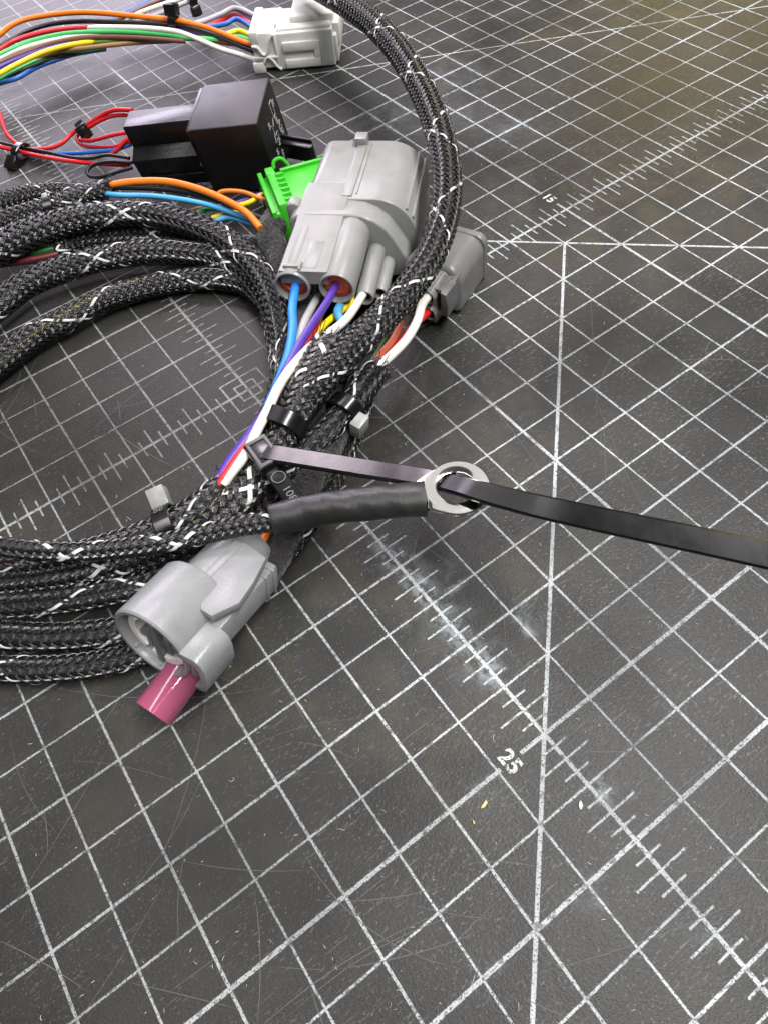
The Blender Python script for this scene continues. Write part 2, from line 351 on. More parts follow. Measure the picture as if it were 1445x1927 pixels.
# ---------------------------------------------------------------- braided sleeves
def braid_sleeve(label, pts, wdef, N=20, alpha=36, flat=.88, white=(0,), end0=False, end1=False, inner=(), span=(0, 1), fill=.58, group='braided sleeves of the wiring harness', jitter=.05, name='braided_sleeve', white2=None):
    P = catmull(pixpath(pts, wdef), .10)
    L0 = np.linalg.norm(np.diff(P[:, :3], axis=0), axis=1).sum()
    rm = float(P[:, 3].mean()) * .985; ta = math.tan(math.radians(alpha)); k = ta / rm
    dphi = .5; ds = dphi * math.pi / (N * k)
    P, s = resample(P, ds); n = len(P); T, Nn, B = frames(P); R = P[:, 3]
    base = P[np.argmin(P[:, 2])].copy(); base[2] = max(0, (P[:, 2] - R).min())
    root = thing(name, label, 'sleeve', base[:3], group)
    core = tube_mesh(P, R * .84, 14, True, flat); put('dark_core', *core, M_CORE, root)
    amp = .037 * rm / .33 * (12 / N) ** .5; black = [[], [], []]; nb = 0
    wob = sum(np.sin(s * f + ph) * a for f, ph, a in ((1.3, rng.uniform(0, 6), .03), (4.1, rng.uniform(0, 6), .018)))
    def strand(i, sg, white_):
        nonlocal nb
        ph0 = 2 * math.pi * i / N; phi = N * k * s / math.pi
        th = ph0 + sg * k * s + wob * .6 + rng.normal() * jitter * 2 * math.pi / N * .6 + np.sin(s * rng.uniform(1.5, 3.5) + rng.uniform(0, 6)) * jitter * 2 * math.pi / N
        mm = 2 * i + sg * phi; h = sg * np.cos(2 * np.pi * (mm - .5) / 4) * amp
        rr = R - amp * .7 + h + (amp * .25 if white_ else 0)
        er = np.cos(th)[:, None] * Nn + flat * np.sin(th)[:, None] * B; C0 = P[:, :3] + rr[:, None] * er
        nr = np.cos(th)[:, None] * Nn + np.sin(th)[:, None] / flat * B; nr /= np.linalg.norm(nr, axis=1)[:, None]
        t_ = np.gradient(C0, axis=0); t_ -= (t_ * nr).sum(1)[:, None] * nr; t_ /= np.linalg.norm(t_, axis=1)[:, None]
        wd = np.cross(nr, t_); hw = (math.pi * R / N * math.cos(math.atan(ta)) * fill * (1.0 if not white_ else .86) * rng.uniform(.92, 1.06))[:, None]
        V = np.stack([C0 - wd * hw - nr * hw * .24, C0 + nr * hw * .10, C0 + wd * hw - nr * hw * .24], 1).reshape(-1, 3)
        a = np.arange(n - 1) * 3
        F = np.concatenate([np.stack([a, a + 1, a + 4, a + 3], 1), np.stack([a + 1, a + 2, a + 5, a + 4], 1)])
        u0 = rng.integers(0, 50); uv = np.zeros((n * 3, 2)); uv[:, 0] = np.tile([u0, u0 + .5, u0 + 1], n); uv[:, 1] = np.repeat(s, 3)
        if white_: put('white_tracer_strand', V, F, M_TRACER, root, None, uv)
        else: black[0].append(V); black[1].append(F + nb); black[2].append(uv); nb += len(V)
    for i in range(N):
        strand(i, 1, i in white); strand(i, -1, i in (white if white2 is None else white2))
    put('black_braid', np.vstack(black[0]), np.vstack(black[1]), M_BRAID, root, None, np.vstack(black[2]), kind='stuff')
    for q, c in enumerate(inner):                     # wires that show through the open weave
        a0 = q * 2 * math.pi / max(1, len(inner)); th = a0 + s * .35; rad = R * .53
        Q = P[:, :3] + rad[:, None] * (np.cos(th)[:, None] * Nn + flat * np.sin(th)[:, None] * B); i0, i1 = int(span[0] * n), max(8, int(span[1] * n)); Q = Q[i0:i1:4]
        put('inner_wire', *tube_mesh(Q, R[i0:i1:4] * .32, 8), wm(c), root)
    for flag, idx, sgn in ((end0, 0, -1), (end1, -1, 1)):
        if not flag: continue
        V = []; F = []; nn = 0
        for q in range(60):                          # loose monofilaments at a cut end
            th = rng.uniform(0, 2 * math.pi); e = math.cos(th) * Nn[idx] + flat * math.sin(th) * B[idx]; Ln = rng.uniform(.05, .26) * (1.25 if flag == 2 else 1)
            p0 = P[idx, :3] + e * R[idx] * .97 - T[idx] * sgn * .12; side = np.cross(e, T[idx]) * rng.uniform(-.9, .9)
            d = T[idx] * sgn + side * .6 + e * rng.uniform(-.1, .45); d /= np.linalg.norm(d)
            Q = np.array([p0, p0 + d * Ln * .5, p0 + d * Ln + (e * rng.uniform(-.15, .25) + side * .2) * Ln]); v, f = tube_mesh(Q, .0095, 3, False)
            V.append(v); F += [[a + nn for a in x] for x in f]; nn += len(v)
        put('frayed_end', np.vstack(V), F, M_BRAID, root, None, np.zeros((nn, 2)), kind='stuff')
    return root

LFT = 'far left'
# loops of the coil, from the innermost to the outermost
braid_sleeve('black sleeve of innermost coil loop, yellow and red wires showing through', [(-70, 745, .42, 50), (-30, 705, .42, 52), (0, 680, .42), (39, 650, .42), (78, 624, .42), (116, 605, .42), (155, 584, .42, 48), (194, 564, .40), (240, 549, .38, 46), (291, 536, .36), (349, 526, .35), (407, 524, .34), (457, 533, .34, 44), (492, 558, .34), (514, 592, .34), (525, 640, .34), (535, 700, .34), (545, 770, .34), (560, 850, .34), (562, 930, .34), (540, 1000, .34)], 48, 16, 28, white=(0,), inner=('mustard', 'maroon', 'maroon', 'black', 'black'), span=(0, .36), fill=.58)
braid_sleeve('glossy black sleeve of middle coil loop, crossing white dashes at its top', [(-60, 625, .6, 56), (-25, 592, .6), (0, 572, .6, 55), (39, 541, .6), (78, 521, .6), (116, 507, .6), (174, 489, .6, 52), (233, 478, .6), (291, 473, .58), (349, 475, .56, 48), (407, 484, .54), (455, 507, .52), (490, 542, .5), (513, 584, .48, 46), (524, 630, .46), (530, 690, .44), (536, 760, .4), (530, 830, .4), (500, 890, .4), (455, 950, .38)], 52, 16, 28, white=(1,), white2=(3,))
braid_sleeve('shadowed black sleeve squeezed under the outer coil loop, green wire leaving it', [(105, 474, .38, 40), (140, 455, .38), (175, 447, .38), (250, 440, .36), (330, 443, .36), (400, 462, .34), (460, 500, .34), (500, 560, .33), (518, 630, .33), (530, 700, .33), (538, 770, .33)], 40, 16, 30, white=(2,))
braid_sleeve('thick black sleeve of outer coil loop beneath the light blue wire', [(-60, 498, .85, 66), (0, 466, .85, 66), (58, 440, .88, 64), (116, 420, .9, 60), (174, 408, .9, 56), (233, 402, .9, 54), (290, 404, .88, 52), (349, 418, .86), (407, 441, .84, 52), (457, 476, .82), (496, 522, .8, 50), (518, 568, .78, 48), (529, 615, .74, 46), (533, 660, .7), (532, 705, .64), (522, 750, .56), (510, 800, .5), (487, 850, .46), (445, 915, .44), (400, 960, .42)], 54, 16, 28, white=(0,), white2=(4,))
braid_sleeve('short sleeve with a tie, orange wire leaving its cut end', [(-60, 455, 1.0, 44), (0, 420, 1.0, 44), (39, 404, 1.02, 42), (97, 388, 1.05, 40), (163, 365, 1.08, 36), (209, 350, 1.1, 34)], 40, 16, 30, white=(0,), end1=True)
braid_sleeve('brownish braided sleeve at the upper left, behind the tied sleeve', [(-60, 405, .55, 36), (0, 380, .55, 36), (50, 364, .55, 34), (100, 357, .55, 32), (150, 358, .55, 30), (200, 366, .5, 28)], 34, 16, 30, white=(0,), inner=('brown', 'olive', 'maroon'), fill=.62)
# lower left bundle
braid_sleeve('lowest black sleeve, outer edge of the bundle at the lower left', [(-70, 1259, .30, 56), (0, 1259, .30, 56), (104, 1259, .30, 54), (207, 1246, .30), (300, 1216, .30), (400, 1160, .30, 52), (480, 1103, .30, 48), (540, 1035, .30), (594, 955, .32), (640, 870, .36, 46), (668, 800, .40), (681, 750, .44, 44), (672, 705, .44), (640, 660, .44), (600, 620, .44)], 54, 16, 28, white=(0,), white2=(7,))
braid_sleeve('black sleeve running into the back of the round grey connector', [(-70, 1196, .45, 60), (0, 1196, .45, 60), (104, 1199, .45, 58), (207, 1190, .45), (290, 1168, .42), (400, 1110, .40, 54), (480, 1045, .38), (530, 985, .36)], 58, 16, 28, white=(3,), white2=(6,), fill=.58)
braid_sleeve('braided sleeve frayed open at the salmon and cream wires of the right connector', [(710, 694, .98, 52), (700, 705, 1.0, 58), (680, 732, 1.02, 60), (655, 765, 1.02, 54), (620, 805, 1.0, 54), (580, 845, .96, 54), (535, 898, .86, 54), (480, 965, .72), (400, 1042, .66, 58), (300, 1092, .66, 60), (200, 1116, .66), (100, 1131, .66, 60), (0, 1138, .66), (-70, 1138, .66)], 56, 16, 28, white=(0,), white2=(4,), end0=2)
braid_sleeve('wide loose sleeve under the wide glossy band, frayed mouth beside the cream wire', [(628, 650, 1.52, 84), (600, 697, 1.48, 92), (568, 752, 1.40, 84), (543, 798, 1.33, 72), (505, 862, 1.22, 74), (455, 930, 1.08, 84), (395, 985, .98, 82), (300, 1032, .92, 74), (200, 1062, .88, 66), (100, 1082, .86, 62), (0, 1092, .86, 62), (-70, 1092, .86)], 76, 16, 38, white=(2,), white2=(9,), flat=.8, end0=2, fill=.72)
braid_sleeve('braided sleeve whose open end takes the purple, red and cream wires', [(430, 900, 1.28, 54), (396, 938, 1.24, 62), (350, 972, 1.18, 64), (290, 1002, 1.12, 62), (220, 1024, 1.08, 58), (130, 1046, 1.05, 52), (60, 1058, 1.05, 50), (0, 1062, 1.05, 48), (-70, 1062, 1.05)], 58, 16, 28, white=(0,), white2=(3,), flat=.8, end0=True, inner=('maroon', 'black', 'mustard', 'black', 'black'), span=(0, 1), fill=.58)
braid_sleeve('thin black sleeve ending in the heat shrink tube', [(-70, 1020, 1.62, 40), (0, 1028, 1.62, 40), (62, 1036, 1.62), (145, 1038, 1.62), (220, 1033, 1.62, 41), (300, 1023, 1.62), (388, 1004, 1.62, 42), (446, 991, 1.62), (500, 983, 1.62), (530, 979, 1.62, 38)], 41, 12, 31, white=(0,), white2=(2,), fill=.86)
# the tall arch
braid_sleeve('tall arching sleeve passing over the large grey connector', [(560, -50, 2.2, 48), (600, -25, 2.25), (650, 5, 2.3, 48), (705, 45, 2.35, 49), (757, 105, 2.4, 50), (800, 180, 2.4, 52), (829, 260, 2.35, 54), (841, 340, 2.25, 55), (835, 410, 2.15, 57), (810, 480, 2.05, 58), (768, 545, 1.95, 60), (713, 605, 1.85, 62), (660, 655, 1.75, 66), (615, 705, 1.62, 64), (585, 745, 1.5, 56), (560, 790, 1.36, 40)], 54, 16, 38, white=(0,), white2=(4,), fill=.62)

# ---------------------------------------------------------------- fleece tape wraps
def fleece():
    t = NT('fleece_tape'); n = t.noise(900, 4, .7)
    t.set(Base_Color=t.ramp(n, .3, .75, (.006, .006, .006), (.034, .033, .031)), Roughness=.9, Sheen_Weight=.3); t.bump(n, 1.0, .0006); return t.m
M_FLEECE = fleece()
def tape_wrap(label, pts, wdef):
    P, s = resample(catmull(pixpath(pts, wdef), .1), .05); n = 28
    wob = 1 + .05 * np.sin(np.arange(len(P))[:, None] * .35 + np.arange(n)[None] * .45) + rng.normal(size=(len(P), n)) * .025
    V, F = tube_mesh(P, P[:, 3], n, True, .9, wob)
    root = thing('tape_wrapped_cable', label, 'cable', [*P[len(P) // 2, :2], 0], 'cables wrapped in fleece tape')
    put('fleece_tape', V, F, M_FLEECE, root, 180)
    T, Nn, B = frames(P); V = []; F = []; nn = 0
    for q in range(2600):
        i = rng.integers(0, len(P)); th = rng.uniform(0, 6.283); e = math.cos(th) * Nn[i] + .9 * math.sin(th) * B[i]
        d = T[i] * rng.normal() + np.cross(T[i], e) * rng.normal() + e * rng.uniform(.1, .7); d /= np.linalg.norm(d); Ln = rng.uniform(.04, .11)
        p0 = P[i, :3] + e * P[i, 3]; v, f = tube_mesh(np.array([p0, p0 + d * Ln * .6, p0 + d * Ln + e * -.02]), .006, 3, False); V.append(v); F += [[a + nn for a in x] for x in f]; nn += len(v)
    put('fuzz', np.vstack(V), F, M_FLEECE, root, None, kind='stuff')
tape_wrap('black fleece taped cable passing under the heat shrink tube', [(650, 780, .62, 54), (618, 840, .68, 56), (586, 890, .72, 60), (556, 955, .70, 62), (530, 1020, .64, 64), (500, 1078, .56, 58), (465, 1115, .5, 54)], 60)
tape_wrap('black fleece taped cable end below the green connector', [(575, 385, .62, 34), (545, 395, .72, 46), (518, 415, .80, 50), (508, 440, .80, 50), (522, 475, .66, 50), (545, 520, .5, 48)], 50)

# ---------------------------------------------------------------- loose wires
def wire(label, color, pts, wdef, group=None, end=None, z=None):
    P = pixpath([(q[0], q[1], (z if z is not None else q[2]), *q[3:]) if z is not None else q for q in pts], wdef)
    P[:, 3] = np.median(P[:, 3]) if z is None else P[:, 3]
    if end is not None: P = np.vstack([P, [*end, P[-1, 3]]])
    P, s = resample(catmull(P, .06), .07)
    P[:, :3] += np.stack([np.sin(s * 2.1 + rng.uniform(0, 6)), np.sin(s * 1.7 + rng.uniform(0, 6)), np.sin(s * 2.4 + rng.uniform(0, 6)) * .5], 1) * .006
    o = put('wire', *tube_mesh(P, P[:, 3], 12), wm(color), None, 60); return tag(o, label, 'wire', group)

FA = Fr(at(524.6, 507.7, 1.9), 45)          # large grey connector
FB = Fr(at(800, 590, .5), 24)               # grey connector at the right
G1 = 'wires of the large grey connector'
wire('purple wire entering the right socket of the large grey connector', 'purple', [(404, 914, 1.34), (416, 894, 1.42), (431, 870, 1.50), (449, 845, 1.57), (470, 818, 1.62), (490, 788, 1.66), (512, 752, 1.70), (530, 712, 1.70), (553, 668, 1.70), (585, 615, 1.64), (615, 568, 1.56)], 17, G1, FA.w((1.27, .35, -.42)))
wire('cream white wire curving from the braided bundle to the large grey connector', 'white', [(420, 912, 1.40), (434, 892, 1.48), (453, 868, 1.56), (468, 845, 1.60), (484, 812, 1.66), (506, 769, 1.72), (525, 727, 1.74), (548, 692, 1.74), (580, 657, 1.66), (620, 627, 1.50), (655, 597, 1.28)], 19, G1, FA.w((1.82, .6, -.88)))
wire('bright red wire half hidden under the purple wire', 'red', [(412, 913, 1.42), (424, 894, 1.50), (440, 870, 1.57), (457, 847, 1.60), (474, 820, 1.58), (497, 785, 1.54), (525, 740, 1.46), (555, 690, 1.42), (580, 645, 1.36), (600, 600, 1.28)], 14, G1, FA.w((.95, .8, -1.0)))
wire('blue wire entering the left socket of the large grey connector', 'midblue', [(500, 775, 1.2), (518, 735, 1.32), (534, 692, 1.42), (545, 655, 1.48), (551, 615, 1.50), (551, 578, 1.50)], 18, G1, FA.w((.27, .35, -.42)))
wire('grey wire between the blue and purple wires', 'grey', [(520, 735, 1.2), (545, 680, 1.25), (562, 640, 1.26), (574, 603, 1.24)], 16, G1, FA.w((.72, .6, -.98)))
wire('yellow wire under the cream wire of the large grey connector', 'yellow', [(572, 668, 1.20), (589, 641, 1.16), (608, 614, 1.08), (636, 590, .98), (662, 570, .92)], 13, G1, FA.w((1.62, .8, -1.3)))
wire('light blue wire stub looping below the large grey connector', 'lightblue', [(650, 615, 1.02), (640, 600, 1.08), (635, 585, 1.12)], 17, G1, FA.w((1.30, .5, -1.12)))
wire('thin brown wire tucked beside the frayed sleeve mouth', 'amber', [(612, 660, 1.3), (625, 632, 1.2), (650, 600, 1.0)], 9, G1, FA.w((1.6, .9, -1.45)))
G2 = 'wires of the grey connector at the right'
wire('cream white wire curving from a frayed sleeve to the right connector', 'white', [(690, 712, 1.12), (705, 695, 1.14), (735, 669, 1.14), (765, 638, 1.12), (785, 603, 1.08), (795, 572, 1.03)], 18, G2, FB.w((.07, .25, .50)))
wire('salmon orange wire behind the cream wire of the right connector', 'salmon', [(684, 706, 1.05), (698, 688, 1.08), (715, 667, 1.08), (738, 640, 1.04), (753, 608, 1.0), (757, 584, .96)], 14, G2, FB.w((-.42, .25, .50)))
wire('red wire entering the lower socket of the right connector', 'red', [(700, 708, .95), (722, 682, .92), (748, 650, .84), (772, 620, .74), (795, 596, .60)], 15, G2, FB.w((.08, .3, .02)))
wire('dark green wire behind the salmon wire of the right connector', 'darkgreen', [(690, 695, .92), (712, 662, .9), (727, 635, .86), (741, 608, .8), (762, 590, .66)], 11, G2, FB.w((-.36, .3, .02)))
G3 = 'wires leaving the short tied sleeve'
wire('thick orange wire arching to a cut end beside the fleece tape', 'orange', [(190, 354, 1.08), (212, 347, 1.14), (260, 341, 1.22), (320, 342, 1.28), (380, 357, 1.28), (430, 379, 1.22), (465, 401, 1.16), (491, 430, 1.06)], 13.5, G3)
wire('black wire just below the thick orange arching wire', 'black', [(195, 356, 1.06), (225, 352, 1.08), (290, 354, 1.12), (350, 361, 1.12), (410, 376, 1.08), (460, 396, 1.0), (505, 415, .8)], 10, G3)
wire('light blue wire lying on top of the outer coil loop', 'lightblue', [(190, 362, 1.04), (225, 367, 1.08), (285, 368, 1.1), (345, 375, 1.08), (400, 387, 1.02), (455, 407, .92), (510, 428, .78)], 10, G3)
G4 = 'wires of the green connector'
wire('tan wire looping over to the green connector', 'amber', [(470, 405, .9), (420, 372, .9), (412, 362, .95), (430, 358, 1.0), (460, 361, 1.0), (488, 372, .96), (520, 380, .9)], 8, G4)
wire('purple wire entering the green connector', 'purple', [(440, 384, .8), (470, 372, .85), (500, 361, .9), (520, 352, .9)], 8, G4)
wire('yellow wire entering the green connector', 'yellow', [(440, 388, .82), (470, 380, .88), (490, 368, .92), (506, 361, .94), (525, 354, .94)], 9, G4)
G5 = 'short wires under the light blue wire'
wire('tan wire end showing under the light blue wire', 'tan', [(355, 398, .7), (380, 391, .74), (400, 385, .76)], 9, G5)
wire('green wire end showing under the light blue wire', 'green', [(372, 400, .72), (400, 392, .78), (430, 400, .80), (500, 425, .7)], 9, G5)
wire('yellow wire end showing under the light blue wire', 'yellow', [(400, 410, .72), (425, 402, .8), (445, 400, .82), (490, 415, .7)], 9, G5)
wire('pale blue wire piece beside the yellow end under the light blue wire', 'lightblue', [(400, 418, .7), (428, 409, .78), (455, 414, .8), (500, 430, .7)], 10, G5)
wire('green wire lying beside the green connector flange', 'green', [(520, 408, .8), (535, 404, .84), (560, 405, .8), (590, 410, .7)], 8, G4)
G6 = 'wires at the left edge of the coil'
wire('dark green wire at the left edge between two coil loops', 'darkgreen', [(-60, 490, .5), (0, 483, .5), (50, 477, .5), (90, 470, .48), (125, 462, .42)], 13, G6)
wire('dark red wire at the left edge between two coil loops', 'maroon', [(-60, 505, .42), (0, 497, .42), (50, 490, .42), (90, 482, .4), (130, 470, .36)], 14, G6)
# harness branch of the white connector: traced left to right
def zz(L, k, u0=0, v0=0): return [(u0 + a[0] * k, v0 + a[1] * k, a[2], *a[3:]) for a in L]
K = 480 / 1445
FW = Fr(at(480, 137, 0), 52.7)
G7 = 'wires of the white connector'
def bw(label, col, L, wz=27, end=None): wire(label, col, zz(L, K), wz * K, G7, end)
bw('orange wire along the top of the multicoloured bundle', 'orange', [(-120, 270, 1.3), (-40, 218, 1.3), (0, 190, 1.3), (60, 142, 1.3), (150, 105, 1.3), (300, 78, 1.3), (450, 68, 1.3), (600, 72, 1.3), (750, 86, 1.28), (850, 97, 1.26), (950, 106, 1.22), (1050, 120, 1.15), (1150, 146, 1.05), (1250, 182, .95), (1330, 215, .85)], 28, FW.w((.3, .4, .62)))
bw('black wire just below the orange wire of the multicoloured bundle', 'black', [(-120, 320, 1.15), (0, 256, 1.15), (80, 212, 1.15), (170, 166, 1.15), (300, 130, 1.15), (450, 118, 1.15), (650, 122, 1.15), (850, 130, 1.12), (1000, 142, 1.05), (1100, 160, 1.0), (1200, 190, .9), (1300, 232, .75)], 25, FW.w((.3, .3, .45)))
bw('red wire in the middle of the multicoloured bundle', 'red', [(-120, 345, 1.08), (0, 276, 1.1), (80, 228, 1.1), (200, 190, 1.1), (330, 165, 1.1), (500, 154, 1.08), (700, 156, 1.0), (900, 165, .95), (1050, 170, .9), (1200, 140, .85), (1330, 84, .8)], 25, FW.w((.2, 1.2, .9)))
bw('green wire along the upper middle of the multicoloured bundle', 'green', [(-120, 375, 1.0), (0, 306, 1.02), (100, 260, 1.04), (200, 225, 1.06), (350, 193, 1.08), (500, 179, 1.08), (650, 177, 1.06), (800, 184, 1.02), (980, 198, .95), (1080, 215, .85), (1250, 220, .75), (1350, 207, .72)], 26, FW.w((.2, .5, .72)))
bw('white wire in the left part of the multicoloured bundle', 'white', [(-120, 400, .92), (0, 328, .94), (100, 281, .96), (250, 236, .98), (400, 206, 1.0), (500, 196, 1.0), (700, 190, .96), (900, 198, .9)], 24)
bw('long white wire dropping to the bottom corner of the white connector', 'white', [(480, 160, 1.02), (560, 153, 1.14), (650, 152, 1.16), (800, 156, 1.14), (970, 171, 1.08), (1050, 190, .98), (1150, 231, .8), (1250, 275, .6), (1350, 304, .45)], 28, FW.w((.25, .12, .33)))
bw('brown wire along the lower middle of the multicoloured bundle', 'brown', [(-120, 425, .85), (0, 351, .88), (150, 291, .9), (300, 241, .93), (450, 214, .96), (600, 206, .96), (750, 210, .93), (970, 224, .86), (1050, 230, .8)], 25)
bw('purple wire at the left of the multicoloured bundle', 'purple', [(-120, 450, .78), (0, 378, .8), (100, 331, .82), (250, 280, .84), (450, 235, .85), (700, 215, .85), (900, 180, .92), (1040, 168, .92), (1150, 190, .86), (1250, 216, .78), (1330, 230, .7)], 25, FW.w((.2, .35, .62)))
bw('yellow wire on the lower face of the multicoloured bundle', 'yellow', [(-120, 490, .85), (0, 414, .88), (120, 350, .9), (250, 291, .92), (380, 256, .9), (500, 238, .84), (700, 222, .76), (950, 200, .76), (1150, 215, .76), (1250, 203, .8), (1310, 182, .8), (1360, 172, .8)], 27, FW.w((.2, .6, .85)))
bw('olive green wire beside the yellow wire of the multicoloured bundle', 'olive', [(300, 280, .74), (450, 246, .8), (600, 232, .82), (750, 222, .8), (950, 215, .74)], 22)
bw('tan wire at the lower edge of the multicoloured bundle', 'tan', [(120, 370, .66), (220, 322, .7), (350, 286, .74), (500, 267, .76), (650, 250, .76), (800, 237, .74), (970, 228, .7)], 25)
bw('bright green wire below the yellow wire of the multicoloured bundle', 'green', [(-120, 520, .6), (0, 440, .62), (80, 402, .64), (200, 343, .64), (300, 312, .62), (420, 290, .58), (600, 265, .55)], 25)
bw('blue wire, lowest of the multicoloured bundle', 'blue', [(-120, 515, .5), (0, 468, .5), (100, 438, .5), (200, 382, .5), (300, 342, .5), (430, 301, .5), (600, 275, .48)], 25)
bw('black wire between the green and blue wires of the multicoloured bundle', 'black', [(-120, 500, .55), (0, 446, .56), (100, 412, .56), (200, 370, .56), (300, 330, .56), (450, 290, .54)], 24)
bw('grey wire entering the top of the white connector', 'grey', [(1040, 145, .9), (1130, 126, .95), (1250, 78, 1.0), (1340, 42, 1.05)], 26, FW.w((.2, 1.75, 1.0)))
bw('pale blue wire beside the grey wire of the white connector', 'lightblue', [(1060, 140, .85), (1140, 116, .9), (1230, 88, .92), (1340, 50, .95)], 20, FW.w((.2, 1.6, .8)))
bw('blue wire entering the white connector below the red wire', 'blue', [(1060, 160, .8), (1180, 150, .85), (1280, 131, .88), (1350, 106, .9)], 26, FW.w((.2, 1.0, .85)))
bw('orange wire end entering the white connector below the purple wire', 'orange', [(1200, 225, .5), (1300, 245, .5), (1370, 250, .5)], 24, FW.w((.2, .3, .5)))
G8 = 'wires of the second bundle at the top edge'
for col, lab, L in (('blue', 'blue wire, uppermost of the small bundle at the top edge', [(600, 130, .7), (760, 47, .8), (850, 6, .8), (1000, -60, .8)]),
                    ('brown', 'brown wire of the small bundle at the top edge', [(600, 140, .6), (700, 97, .75), (800, 42, .85), (900, 0, .85), (1050, -60, .85)]),
                    ('white', 'white wire of the small bundle at the top edge', [(640, 140, .6), (780, 76, .75), (900, 31, .85), (1000, -2, .85), (1100, -40, .85)]),
                    ('grey', 'grey wire of the small bundle at the top edge', [(760, 130, .6), (900, 76, .7), (1000, 33, .8), (1070, 5, .8), (1180, -40, .8)])):
    wire(lab, col, zz(L, K), 24 * K, G8)

# red wires of the relay socket
KR = 400 / 1445
FR = Fr((3.238, 17.524, 0), M=np.array([[0.72370, 0.67283, -0.15347], [-0.68547, 0.72657, -0.04705], [0.07985, 0.13925, 0.98703]]).T)
G9 = 'wires of the relay socket'
def rw(label, col, L, wz=30): wire(label, col, zz(L, KR, 0, 160), wz * KR, G9)
rw('red wire dropping from the left edge into the cable tie', 'red', [(-60, 60, .7), (-15, 160, .6), (8, 220, .5), (22, 270, .42), (50, 335, .34), (95, 382, .28), (150, 420, .24), (220, 445, .2)], 27)
rw('red wire running along the mat toward the black wire loop', 'red', [(-150, 395, .2), (-40, 412, .2), (30, 425, .22), (100, 440, .24), (160, 456, .26), (300, 486, .3), (450, 511, .34), (560, 524, .36), (640, 530, .38), (760, 535, .45), (880, 545, .5)], 27)
rw('black wire between two red wires on the mat', 'black', [(-150, 350, .3), (-40, 376, .3), (0, 387, .3), (100, 411, .32), (220, 436, .32), (350, 461, .34), (500, 490, .4), (620, 496, .5), (720, 476, .6), (800, 482, .64), (880, 495, .66)], 22)
rw('red wire rising to the small tie near the relay', 'red', [(120, 420, .22), (200, 432, .24), (300, 431, .26), (370, 416, .3), (430, 385, .36), (480, 335, .45), (540, 290, .6), (600, 262, .75), (680, 212, .95), (740, 180, 1.1), (800, 165, 1.2), (900, 168, 1.3)], 27)
rw('red wire, second of the pair reaching the top of the relay socket', 'red', [(530, 320, .5), (590, 290, .65), (680, 238, .85), (760, 208, .98), (830, 200, 1.05), (900, 205, 1.1)], 27)
rw('red wire entering the middle of the relay socket', 'red', [(540, 370, .5), (620, 376, .6), (700, 357, .75), (780, 335, .85), (850, 322, .9), (900, 318, .92)], 26)
rw('red wire forming the lower loop beside the relay socket', 'red', [(540, 320, .5), (523, 355, .42), (540, 392, .38), (590, 417, .36), (680, 420, .42), (780, 414, .52), (840, 395, .62), (900, 375, .72)], 22)
rw('short red wire crossing the blue wire at the relay socket', 'red', [(760, 462, .42), (790, 445, .5), (820, 412, .62), (850, 375, .74), (890, 350, .8)], 28)
rw('blue wire running into the relay socket', 'blue', [(180, 445, .12), (300, 455, .14), (390, 464, .18), (500, 461, .24), (650, 451, .34), (770, 441, .44), (830, 425, .52), (890, 402, .6)], 25)
rw('black wire loop sticking out of the relay socket', 'black', [(900, 524, .62), (850, 524, .62), (750, 519, .6), (660, 532, .55), (607, 560, .48), (592, 592, .42), (612, 617, .38), (670, 623, .38), (750, 604, .44), (820, 582, .5), (900, 562, .55)], 24)

# ---------------------------------------------------------------- large grey connector
A = thing('grey_connector', 'large pale grey connector housing lying between the relay and the tall arch', 'connector', FA.w((1.35, 2.4, -1.9)))
sh = MB(FA); sh.prism(rrect(-.04, 2.74, -1.75, .10, (.35, .35, 1.0, .32), 9), 2.5, 5.05, bev=.05, scale1=.985)
shell = sh.put('shroud', M_GREY, A)
r_ = MB(FA); r_.box(.95, 1.20, 2.6, 4.75, .06, .135, .02); r_.put('key_ridge', M_GREY, A)
r_ = MB(FA); r_.box(.88, 1.19, 4.72, 5.06, .06, .30, .03); r_.put('locking_tab', M_GREY, A)
for x0, x1, z0, z1 in ((1.26, 1.31, .07, .125),): r_ = MB(FA); r_.box(x0, x1, 2.7, 4.9, z0, z1, .015); r_.put('rib', M_GREY, A)
for ang in (28, 42):
    a = math.radians(ang); c = np.array([1.74 + 1.0 * math.cos(a), -.90 + 1.0 * math.sin(a)])
    q = MB(FA.sub((c[0], 0, c[1]), [[math.cos(a), 0, math.sin(a)], [0, 1, 0], [-math.sin(a), 0, math.cos(a)]])); q.box(-.05, .055, 2.6, 5.03, -.035, .035, .015); q.put('rib', M_GREY, A)
fl = MB(FA)
prof = [(-.24, -1.55), (-.26, -.2), (-.20, -.06), (-.05, .03), (.2, .06), (1.25, .07), (1.55, .04), (1.85, -.09), (2.10, -.30), (2.30, -.60), (2.50, -.98), (2.62, -1.25), (2.40, -1.62), (1.6, -1.7), (.2, -1.7)]
fl.prism(prof, 1.92, 2.62, bev=.06, seg=3); fl.put('collar', M_GREY, A)
k_ = MB(FA); k_.prism(rrect(-.40, -.02, -.55, .10, .16), 2.28, 2.62, bev=.06); k_.put('side_lug', M_GREY, A)
pl = MB(FA); pl.prism([(-.02, -.34), (-.02, .0), (1.5, .0), (2.55, .115), (3.1, .125), (3.1, -.34)], .0, 1.12, axis='X', bev=.02); plate = pl.put('top_plate', M_GREY, A)
pl = MB(FA); pl.box(.52, .86, .10, 1.05, -.02, .006, .003); pl.put('raised_pad', M_GREY, A)
pl = MB(FA); pl.box(.08, .50, .07, .17, -.02, .065, .02); pl.box(.44, .50, .0, .28, -.02, .055, .02); pl.put('stop_bar', M_GREY, A)
